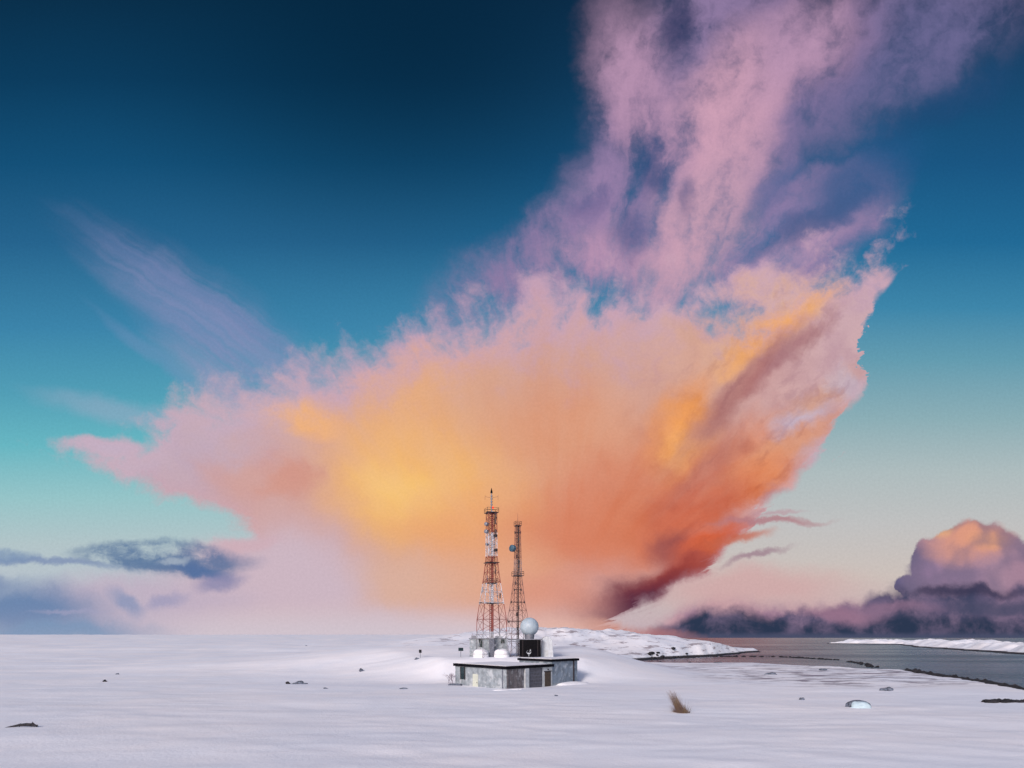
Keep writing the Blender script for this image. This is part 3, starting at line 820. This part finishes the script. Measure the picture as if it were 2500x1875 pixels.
def wloc(bm, parent_loc):
    bmesh.ops.translate(bm, vec=-Vector(parent_loc), verts=bm.verts); return bm


SL = (-2, 132, 0)
bm = bmesh.new(); prism(bm, [A, Mc, BK, Lc], GZ, 3.86); link("wall", wloc(bm, SL), M_CONC, st)
# snow-covered roof and dark fascia
def grow(pts, e):
    cx = sum(p[0] for p in pts) / len(pts); cy = sum(p[1] for p in pts) / len(pts)
    out = []
    for x, y in pts:
        dd = math.hypot(x - cx, y - cy); k = (dd + e) / dd
        out.append((cx + (x - cx) * k, cy + (y - cy) * k))
    return out


bm = bmesh.new(); prism(bm, grow([A, Mc, BK, Lc], 0.45), 3.86, 4.36); link("fascia", wloc(bm, SL), M_TAR, st)
bm = bmesh.new(); prism(bm, grow([A, Mc, BK, Lc], -0.5), 4.30, 4.42)
link("roof", wloc(bm, SL), M_CAP, st)


def bit(name, a, b, t0, t1, z0, z1, o0, o1, m, parent=st):
    bm = bmesh.new(); wall_box(bm, a, b, t0, t1, z0, z1, o0, o1)
    return link(name, wloc(bm, SL), m, parent)


# left-hand wall (Lc -> A): outward normal faces the camera side
wn = bit("window", Lc, A, 0.13, 0.205, 1.35, 3.75, 0.003, 0.10, M_DGREEN)
bit("frame", Lc, A, 0.118, 0.13, 1.30, 3.80, 0.003, 0.14, M_DARKST, wn); bit("frame", Lc, A, 0.205, 0.217, 1.30, 3.80, 0.003, 0.14, M_DARKST, wn)
dr = bit("door", Lc, A, 0.375, 0.475, -0.2, 2.55, 0.003, 0.09, M_CREAM); tag(dr, "pale cream door")
bit("handle", Lc, A, 0.46, 0.466, 0.9, 1.1, 0.09, 0.16, M_DARKST, dr)
bit("plinth", Lc, A, 0.0, 1.0, -1.1, 0.12, 0.003, 0.12, M_CONC_B)
bit("downpipe", Lc, A, 0.93, 0.945, 0.1, 3.84, 0.003, 0.12, M_STEEL)
# right-hand wall (A -> Mc), fractions of A->Bc
bit("cladding", A, Bc, 0.005, 0.215, 0.05, 3.78, 0.003, 0.08, M_BROWN)
for k in range(4): bit("batten", A, Bc, 0.03 + k * 0.052, 0.034 + k * 0.052, 0.05, 3.8, 0.08, 0.12, M_DOORGREY)
bit("pillar", A, Bc, 0.225, 0.275, -0.3, 3.84, 0.003, 0.30, M_PALE)
gd = bit("garage_door", A, Bc, 0.295, 0.465, -0.2, 3.75, 0.003, 0.07, M_DOORGREY)
for k in range(5): bit("door_rib", A, Bc, 0.30, 0.46, 0.4 + k * 0.65, 0.45 + k * 0.65, 0.07, 0.10, M_STEEL, gd)
bit("render_panel", A, Bc, 0.475, 0.607, -0.2, 3.84, 0.003, 0.10, M_PALE)
rd = bit("door", A, Bc, 0.50, 0.585, 0.15, 2.95, 0.10, 0.16, M_RUST); tag(rd, "rusty brown door")
bit("lintel", A, Bc, 0.49, 0.595, 2.96, 3.12, 0.10, 0.24, M_DARKST)
bit("wall_lamp", A, Bc, 0.54, 0.55, 3.3, 3.5, 0.10, 0.28, M_DARKST)
# taller wing on the right
w2v = Vector(vec).normalized() * 11.0
M2 = (Mc[0] + 0.003, Mc[1] + 0.003)
WB = [M2, Bc, (Bc[0] + w2v.x, Bc[1] + w2v.y), (M2[0] + w2v.x, M2[1] + w2v.y)]
wing = thing("station_wing", (8, 140, 0), "taller blue-grey wing at the right end of the long station", "building")
WL = (8, 140, 0)
bm = bmesh.new(); prism(bm, WB, GZ, 4.82); link("wall", wloc(bm, WL), M_CONC_B, wing)
bm = bmesh.new(); prism(bm, grow(WB, 0.4), 4.82, 5.26); link("fascia", wloc(bm, WL), M_TAR, wing)
bm = bmesh.new(); prism(bm, grow(WB, -0.4), 5.20, 5.33); link("roof", wloc(bm, WL), M_CAP, wing)
bm = bmesh.new(); wall_box(bm, A, Bc, 0.93, 0.945, 0.0, 4.8, 0.01, 0.14); link("downpipe", wloc(bm, WL), M_DARKST, wing)
bm = bmesh.new(); wall_box(bm, A, Bc, 0.612, 0.998, -0.9, 0.55, 0.01, 0.16); link("plinth", wloc(bm, WL), M_CONC, wing)

# ------------------------------------------------------------------ drifts banked against the station
bm = bmesh.new()
rock_into(bm, (-1.0, 119.6, 0.0), (3.2, 1.2, 0.55), 33, 4, 0.15, 0.3)
o = link("snow_bank", bm, M_CAP, smooth=True); tag(o, "low snow bank piled at the front corner of the station", "snow bank")
bm = bmesh.new()
rock_into(bm, (12.0, 136.2, -0.2), (6.0, 1.6, 0.9), 34, 4, 0.15, 0.85)
o = link("snow_bank", bm, M_CAP, smooth=True); tag(o, "long snow drift banked along the taller wing's wall", "snow bank")
bm = bmesh.new()
for i in range(7): rock_into(bm, (-12.0 + i * 0.35, 132.6 - i * 0.30, hz(-12.0 + i * .35, 132.6 - i * .3) + 0.12), (0.38, 0.28, 0.26), 80 + i, 2, 0.3)
o = link("rubble_pile", bm, M_ROCKB); tag(o, "dark rubble pile at the foot of the station's left wall", "rubble pile")

# ------------------------------------------------------------------ upper group on the knoll, about 158 m away
D = 158.0
KZ = 4.75


def up(px, py, d=D): return at(px, py, d)


# black equipment hut
x0, _, ztop = up(1268, 1562); x1 = up(1320, 1562)[0]
hw, hzt = x1 - x0, ztop
bh = thing("equipment_hut", ((x0 + x1) / 2, D - 1, 4.4), "square black hut with a small white dish, under the white radome", "hut")
hh = hzt - 4.4
bm = bmesh.new(); box(bm, (0, 2.0, hh / 2), (hw, 4.0, hh), 0, 0.05); link("wall", bm, M_BLACK, bh)
bm = bmesh.new(); box(bm, (0, 2.0, hh + 0.12), (hw + 0.5, 4.5, 0.22), 0, 0.04); link("roof", bm, M_STEEL, bh)
bm = bmesh.new(); box(bm, (0.4, -0.2, 0.12), (hw + 5.0, 1.2, 0.3), 0, 0.05); link("step", bm, M_PALE, bh)
dd = thing("dish", (-0.3, -0.12, 1.75), None, None); dd.parent = bh
bm = bmesh.new()
res = bmesh.ops.create_uvsphere(bm, u_segments=20, v_segments=10, radius=1.0)
bmesh.ops.delete(bm, geom=[v for v in bm.verts if v.co.z > 0.05], context='VERTS')
bmesh.ops.transform(bm, matrix=Matrix.Rotation(R(75), 4, 'X') @ Matrix.Diagonal((0.52, 0.52, 0.25, 1)), verts=bm.verts)
o = link("reflector", bm, M_WSHED, dd, True); md = o.modifiers.new("t", 'SOLIDIFY'); md.thickness = 0.03
bm = bmesh.new(); bar(bm, (0, 0.1, -0.1), (0, 0, -1.0), 0.07); bar(bm, (0, -0.1, -0.1), (0.35, -0.5, 0.45), 0.035); box(bm, (0.35, -0.52, 0.48), (0.2, 0.2, 0.22)); link("bracket", bm, M_WSHED, dd)
for dxx in (-1.7, 1.75):
    bm = bmesh.new(); box(bm, (dxx, -0.03, hh * 0.5), (0.10, 0.06, hh * 0.96)); link("corner_trim", bm, M_DARKST, bh)
bm = bmesh.new(); box(bm, (1.1, -0.02, 1.35), (1.1, 0.04, 2.3)); link("door", bm, M_TAR, bh)

# radome
rx, _, rz_ = up(1293, 1531)
ra = thing("radome", (rx, D + 1.2, hzt + 0.22), "round white radome globe standing on the black hut", "radome")
RR = 2.15; cz = rz_ - (hzt + 0.22) + 0.1
bm = bmesh.new(); bmesh.ops.create_icosphere(bm, subdivisions=4, radius=RR); bmesh.ops.translate(bm, vec=(0, 0, cz), verts=bm.verts); link("dome", bm, M_WHITE, ra, True)
bm = bmesh.new()
ico = bmesh.new(); bmesh.ops.create_icosphere(ico, subdivisions=2, radius=RR + 0.012)
for e in ico.edges: bar(bm, e.verts[0].co + Vector((0, 0, cz)), e.verts[1].co + Vector((0, 0, cz)), 0.02, 4)
ico.free(); link("seam_ribs", bm, M_WSHED, ra)
bm = bmesh.new(); bar(bm, (0, 0, 0), (0, 0, cz - RR * 0.80), 1.05, 20, 1.15); link("pedestal", bm, M_STEEL, ra)

# white barrel-roofed shed
xs0, xs1 = up(1321, 1556)[0], up(1346, 1556)[0]
sw = xs1 - xs0; sh_ = up(0, 1554)[2] - 4.5
sd_ = thing("storage_shed", ((xs0 + xs1) / 2 + 0.25, D + 1.0, 4.5), "narrow white shed with a rounded top, right of the black hut", "shed")
bm = bmesh.new(); prof = [(-sw / 2 - 0.2, 0)]
for k in range(13):
    a = math.pi - math.pi * k / 12; prof.append((math.cos(a) * sw / 2 * 0.95, sh_ - sw / 2 * 0.8 + math.sin(a) * sw / 2 * 0.8))
prof.append((sw / 2 + 0.35, 0))
f0 = [bm.verts.new((x, 0, z)) for x, z in prof]; f1 = [bm.verts.new((x, 5, z)) for x, z in prof]
bm.faces.new(f0); bm.faces.new(list(reversed(f1)))
for i in range(len(prof)): bm.faces.new((f0[i], f1[i], f1[(i + 1) % len(prof)], f0[(i + 1) % len(prof)]))
bmesh.ops.recalc_face_normals(bm, faces=bm.faces); link("shell", bm, M_WSHED, sd_)
for k in range(1, 12, 2):
    bm = bmesh.new(); box(bm, (0, 0.4 * k, sh_ - 0.05), (0.7, 0.06, 0.12)); link("roof_rib", bm, M_STEEL, sd_)
bm = bmesh.new(); box(bm, (-0.1, -0.03, 1.0), (0.85, 0.05, 1.95)); link("door", bm, M_PALE, sd_)

# grey machinery hall behind the masts
hx0, hx1 = up(1145, 1560)[0], up(1238, 1560)[0]
zt = up(0, 1560)[2]
mh = thing("machinery_hall", ((hx0 + hx1) / 2, D + 2, 4.6), "low grey hall with a dark window, behind the foot of the tall mast", "building")
W_ = hx1 - hx0; H_ = zt - 4.6
bm = bmesh.new(); box(bm, (0, 3, H_ / 2 - 0.3), (W_, 6, H_ + 0.6), 0, 0.05); link("wall", bm, M_CONC, mh)
bm = bmesh.new(); box(bm, (0, 3, H_ + 0.12), (W_ + 0.4, 6.4, 0.2), 0, 0.05); link("roof", bm, M_STEEL, mh)
bm = bmesh.new(); box(bm, (-W_ / 2 + 2.7, -0.04, H_ - 1.0), (1.1, 0.06, 1.8)); w_ = link("window", bm, M_DGREEN, mh)
bm = bmesh.new(); box(bm, (-W_ / 2 + 2.7, -0.08, H_ - 0.05), (1.4, 0.16, 0.1)); link("frame", bm, M_DARKST, w_)
bm = bmesh.new(); box(bm, (W_ / 2 - 1.0, -0.04, H_ - 0.55), (0.9, 0.06, 0.9)); link("window", bm, M_DGREEN, mh)
bm = bmesh.new(); box(bm, (W_ / 2 - 3.4, -0.04, H_ - 1.2), (1.3, 0.06, 2.0)); link("vent_panel", bm, M_STEEL, mh)
bm = bmesh.new(); box(bm, (-W_ / 2 + 1.0, 1.0, H_ + 0.5), (1.2, 1.0, 0.6), 0, 0.04); link("roof_unit", bm, M_STEEL, mh)
bm = bmesh.new(); box(bm, (W_ / 2 - 2.0, 1.4, H_ + 0.42), (1.8, 1.0, 0.5), 0, 0.04); link("roof_unit", bm, M_WSHED, mh)

# two white domed tanks in front of the hall
tank0 = None
for (px, py, r, lab) in ((1174, 1591, 1.75, "white snow-dusted domed tank left of the tall mast's foot"), (1225, 1585, 1.75, "white snow-dusted domed tank right of the tall mast's foot")):
    x, _, z = up(px, py, D - 1.5)
    t = thing("domed_tank", (x, D - 1.5, 4.3), lab, "tank", "white domed tanks")
    if tank0 is None:
        bm = bmesh.new(); bar(bm, (0, 0, 0), (0, 0, 1.5), r, 32); a_ = link("shell", bm, M_CAP, t, False)
        bm = bmesh.new(); bmesh.ops.create_uvsphere(bm, u_segments=32, v_segments=16, radius=r)
        bmesh.ops.transform(bm, matrix=Matrix.Translation((0, 0, 1.5)) @ Matrix.Diagonal((1.0, 1.0, 0.62, 1)), verts=bm.verts)
        for v in bm.verts: v.co += (v.co - Vector((0, 0, 1.5))).normalized() * 0.22 * mnoise.noise(v.co * 1.1)
        b_ = link("cap", bm, M_CAP, t, True)
        bm = bmesh.new(); bar(bm, (0, 0, 1.38), (0, 0, 1.46), r + 0.04, 32); c_ = link("rim", bm, M_STEEL, t)
        tank0 = (a_, b_, c_)
    else:
        for o in tank0:
            c = o.copy(); c.parent = t; col.objects.link(c)

# handrail between hall and hut
ry = D - 0.5
hr = thing("handrail", (up(1240, 1560)[0], ry, KZ), "blue-grey pipe handrail running from the grey hall to the black hut", "railing")
Lr = up(1268, 1560)[0] - up(1238, 1560)[0]; hr_h = up(0, 1561)[2] - KZ
bm = bmesh.new()
for zz in (hr_h, hr_h - 0.5): bar(bm, (0, 0, zz), (Lr, 0, zz), 0.09)
link("rail", bm, M_STEEL, hr)
for k in range(4):
    bm = bmesh.new(); bar(bm, (Lr * k / 3, 0, -0.4), (Lr * k / 3, 0, hr_h), 0.05); link("post", bm, M_STEEL, hr)
bm = bmesh.new(); box(bm, (Lr * 0.5, 0.0, hr_h - 0.16), (Lr, 0.30, 0.12)); link("cable_tray", bm, M_CONC_B, hr)


# ------------------------------------------------------------------ lattice masts
def mast(name, px, d, label, paint, prof, braces, core_r, tip_z, top_z, core_mat=None, leg_r=0.09, brace_r=0.045):
    """prof: list of (z, half width); square lattice mast with four legs"""
    x = (px - 1250) / FPX * d
    zb = hz(x, d) - 0.2
    t = thing(name, (x, d, zb), label, "radio mast")

    def hw(z):
        for (z0, w0), (z1, w1) in zip(prof[:-1], prof[1:]):
            if z0 <= z <= z1: return w0 + (w1 - w0) * (z - z0) / (z1 - z0)
        return prof[-1][1] if z > prof[-1][0] else prof[0][1]
    rot45 = Matrix.Rotation(R(18), 3, 'Z')

    def cn(i, z):
        sx, sy = ((-1, -1), (1, -1), (1, 1), (-1, 1))[i % 4]
        return rot45 @ Vector((sx * hw(z), sy * hw(z), 0)) + Vector((0, 0, z - zb))
    levels = braces
    for i in range(4):
        bm = bmesh.new()
        zz = sorted(set([p[0] for p in prof] + levels))
        for a, b in zip(zz[:-1], zz[1:]): bar(bm, cn(i, a), cn(i, b), leg_r, 6)
        link("leg", bm, paint, t)
    bm = bmesh.new()
    for k, (a, b) in enumerate(zip(levels[:-1], levels[1:])):
        for i in range(4):
            bar(bm, cn(i, b), cn(i + 1, b), brace_r, 5)
            bar(bm, cn(i, a), cn(i + 1, b), brace_r, 5); bar(bm, cn(i + 1, a), cn(i, b), brace_r, 5)
    link("bracing", bm, paint, t)
    # climbing ladder and cable run up the middle
    bm = bmesh.new(); z1 = top_z - zb
    for sx, sy in ((-1, -1), (1, -1), (1, 1), (-1, 1)):
        bar(bm, (sx * core_r, sy * core_r * .6, 0), (sx * core_r * .9, sy * core_r * .6, z1), core_r * 0.18, 5)
    z = 0.3
    while z < z1:
        bar(bm, (-core_r, -core_r * .6, z), (core_r, -core_r * .6, z), core_r * 0.10, 4)
        bar(bm, (-core_r, core_r * .6, z), (core_r, core_r * .6, z + 0.3), core_r * 0.10, 4)
        z += 0.45
    box(bm, (core_r * 0.25, 0, z1 / 2), (core_r * 0.95, core_r * 0.7, z1))
    link("cable_ladder", bm, core_mat or paint, t)
    return t, zb, hw


def platform(t, zb, z, w, m, rail=True):
    bm = bmesh.new(); box(bm, (0, 0, z - zb), (w * 2, w * 2, 0.12), R(18))
    p = link("platform", bm, m, t)
    if rail:
        bm = bmesh.new(); rm = Matrix.Rotation(R(18), 3, 'Z')
        c = [rm @ Vector((sx * w, sy * w, z - zb)) for sx, sy in ((-1, -1), (1, -1), (1, 1), (-1, 1))]
        for i in range(4):
            for hh_ in (0.55, 1.0): bar(bm, c[i] + Vector((0, 0, hh_)), c[(i + 1) % 4] + Vector((0, 0, hh_)), 0.035, 4)
            bar(bm, c[i], c[i] + Vector((0, 0, 1.0)), 0.045, 4)
        link("guard_rail", bm, m, p)
    return p


def drum(t, zb, x, y, z, r, ang, m, name="dish"):
    d_ = thing(name, (x, y, z - zb), None, None); d_.parent = t; d_.rotation_euler = (0, 0, ang)
    bm = bmesh.new(); bar(bm, (0, -0.15, 0), (0, -0.75, 0), r, 24, r * 1.02); link("drum", bm, m, d_)
    bm = bmesh.new(); bar(bm, (0, -0.15, 0), (0, 0.35, 0), r * 0.3, 10, r * 0.12); bar(bm, (0, 0.2, -0.3), (0, 0.2, 0.3), 0.05); link("mount", bm, M_DARKST, d_)
    bm = bmesh.new()
    bmesh.ops.create_uvsphere(bm, u_segments=20, v_segments=8, radius=1.0)
    bmesh.ops.transform(bm, matrix=Matrix.Translation((0, -0.75, 0)) @ Matrix.Diagonal((r * 0.98, 0.12, r * 0.98, 1)), verts=bm.verts); link("cover", bm, m, d_, True)


def z_at(py, d=D): return CAM_Z - (py - HOR) / FPX * d


ZA = lambda py: z_at(py)
prof = [(ZA(1606), 2.9), (ZA(1512), 2.75), (ZA(1472), 2.25), (ZA(1405), 1.45), (ZA(1360), 1.05), (ZA(1252), 1.0)]
brA = [ZA(v) for v in (1606, 1545, 1512, 1472, 1445, 1420, 1398, 1378, 1360, 1344, 1328, 1312, 1296, 1281, 1266, 1252)]
ta, zb, hwA = mast("radio_mast", 1200, D, "taller red and white lattice mast with a thin antenna on top", M_TOWA, prof, brA, 0.42, 0, ZA(1248), None, 0.085, 0.04)
platform(ta, zb, ZA(1252), 1.35, M_DARKST); platform(ta, zb, ZA(1374), 1.5, M_DARKST, False); platform(ta, zb, ZA(1424), 1.2, M_DARKST); platform(ta, zb, ZA(1473), 1.1, M_DARKST, False)
bm = bmesh.new()
rm = Matrix.Rotation(R(18), 3, 'Z')
for s in (-1, 1): bar(bm, rm @ Vector((0, 0, 0)) + Vector((0, 0, ZA(1472) - zb)), Vector((s * 2.9, -0.4, ZA(1472) - zb)), 0.12)
link("cross_arm", bm, M_DARKST, ta)
bm = bmesh.new(); bar(bm, (0, 0, ZA(1252) - zb), (0, 0, ZA(1204) - zb), 0.17, 10, 0.11)
for k in range(5): bar(bm, (0, 0, ZA(1240 - k * 7) - zb), (0, 0, ZA(1240 - k * 7) - zb + 0.18), 0.27, 10)
link("antenna_pole", bm, M_STEEL, ta)
bm = bmesh.new(); bar(bm, (0, 0, ZA(1204) - zb), (0, 0, ZA(1198) - zb), 0.28, 10, 0.22); bar(bm, (0, 0, ZA(1198) - zb), (0, 0, ZA(1191) - zb), 0.18, 10, 0.03); link("antenna_tip", bm, M_BLACK, ta)
bm = bmesh.new()
for s in (-1, 1):
    bar(bm, (0, 0, ZA(1216) - zb), (s * 1.5, 0.1, ZA(1212) - zb), 0.03); bar(bm, (s * 1.5, 0.1, ZA(1220) - zb), (s * 1.5, 0.1, ZA(1208) - zb), 0.03)
link("dipole", bm, M_TOWB, ta)
bm = bmesh.new(); bmesh.ops.create_uvsphere(bm, u_segments=12, v_segments=8, radius=0.24); bmesh.ops.translate(bm, vec=(0.35, -0.3, ZA(1240) - zb), verts=bm.verts); link("beacon_lamp", bm, M_LAMP, ta, True)
for (py, dx_, r, m) in ((1282, -0.9, 0.42, M_STEEL), (1300, -0.9, 0.45, M_STEEL), (1310, 0.7, 0.35, M_DARKST), (1331, -0.75, 0.3, M_STEEL), (1345, 0.75, 0.35, M_DARKST)):
    drum(ta, zb, dx_, -1.1, ZA(py), r, R(-30 if dx_ < 0 else 35), m)
for (py, dx_) in ((1262, 1.0), (1275, 0.9), (1300, 1.0), (1395, 0.9), (1412, -1.0), (1440, -2.0), (1455, 2.0)):
    bm = bmesh.new(); box(bm, (dx_, -0.9, ZA(py) - zb), (0.28, 0.2, 1.2), 0, 0.03); bar(bm, (dx_, -0.8, ZA(py) - zb), (dx_ * 0.5, -0.3, ZA(py) - zb), 0.04); link("panel_antenna", bm, M_DARKST if dx_ > 0 else M_STEEL, ta)
bm = bmesh.new(); box(bm, (0, 0, 1.6), (1.0, 0.9, 5.4), R(18), 0.06); link("base_housing", bm, M_STEEL, ta)

D2 = 163.0
ZB = lambda py: z_at(py, D2)
prof = [(ZB(1606), 2.6), (ZB(1515), 2.0), (ZB(1470), 1.35), (ZB(1405), 0.75), (ZB(1282), 0.5)]
brB = [ZB(v) for v in (1606, 1560, 1515, 1490, 1470, 1448, 1426, 1405, 1390, 1375, 1360, 1345, 1330, 1315, 1300, 1282)]
tb, zb2, _ = mast("radio_mast", 1264, D2, "shorter slim dark mast with one round blue dish", M_TOWB, prof, brB, 0.25, 0, ZB(1282), M_DARKST, 0.055, 0.030)
platform(tb, zb2, ZB(1406), 1.15, M_DARKST); platform(tb, zb2, ZB(1284), 0.7, M_DARKST, True)
drum(tb, zb2, -0.95, -0.6, ZB(1340), 0.82, R(-42), mat("blue_grey_gelcoat", (0.06, 0.13, 0.19), 0.5, var=0.25, scale=1.0))
bm = bmesh.new(); bar(bm, (0, 0, ZB(1282) - zb2), (0, 0, ZB(1254) - zb2), 0.06, 6, 0.03); link("antenna_pole", bm, M_TOWB, tb)
for py, w in ((1470, 1.7), (1440, 0.9), (1518, 2.3), (1300, 0.7)):
    bm = bmesh.new(); z = ZB(py) - zb2; bar(bm, (-w, -0.3, z), (w * 0.9, 0.2, z), 0.09)
    for s in (-1, 1): box(bm, (s * w * 0.92, 0, z), (0.30, 0.2, 0.55))
    link("cross_arm", bm, M_DARKST, tb)
for (py, dx_) in ((1360, -0.3), (1372, 0.35), (1383, 0.2), (1318, 0.2), (1424, -0.6), (1484, 0.25), (1500, -0.25), (1535, 0.0), (1550, 0.1)):
    bm = bmesh.new(); box(bm, (dx_, -0.5, ZB(py) - zb2), (0.34, 0.3, 0.8), 0, 0.03); bar(bm, (dx_, -.5, ZB(py) - zb2), (0, 0, ZB(py) - zb2), 0.05); link("equipment_box", bm, M_DARKST, tb)

# ------------------------------------------------------------------ small fittings around the station
def marker(px, py_top, py_base, d, label, m1, m2, headw=0.9, headh=0.8):
    x = (px - 1250) / FPX * d; z0 = hz(x, d); zt_ = z_at(py_top, d)
    zt_ = min(zt_, z0 + 2.2)
    t = thing("marker_post", (x, d, z0), label, "post")
    bm = bmesh.new(); bar(bm, (0, 0, -0.3), (0, 0, zt_ - z0 - headh * 0.5), 0.07); link("post", bm, m1, t)
    bm = bmesh.new(); box(bm, (0, 0, zt_ - z0 - headh / 2), (headw, 0.5, headh), 0.4, 0.12); link("instrument_box", bm, m2, t)


marker(1125, 1570, 1590, 157, "dark green instrument box on a post left of the grey hall", M_STEEL, M_DGREEN, 1.1, 0.75)
marker(1026, 1586, 1600, 165, "lone dark post standing in the snow well left of the station", M_STEEL, M_ROCK, 0.6, 0.8)
x, y, z = up(1153, 1548, D + 3)
ant = thing("whip_antenna", (x, y, zt + 0.2), "short purple whip antenna on the hall's left roof end", "antenna")
bm = bmesh.new(); bar(bm, (0, 0, 0), (0, 0, z - zt), 0.07, 6, 0.03); link("rod", bm, M_TWIG, ant)
bm = bmesh.new(); bar(bm, (0, 0, 0), (0, 0, 0.3), 0.16, 8); link("base", bm, M_DARKST, ant)
single_rock(1018, 1600, 1.2, 0.6, "teal stone at the foot of the lone dark post", seed=26, dist=163)
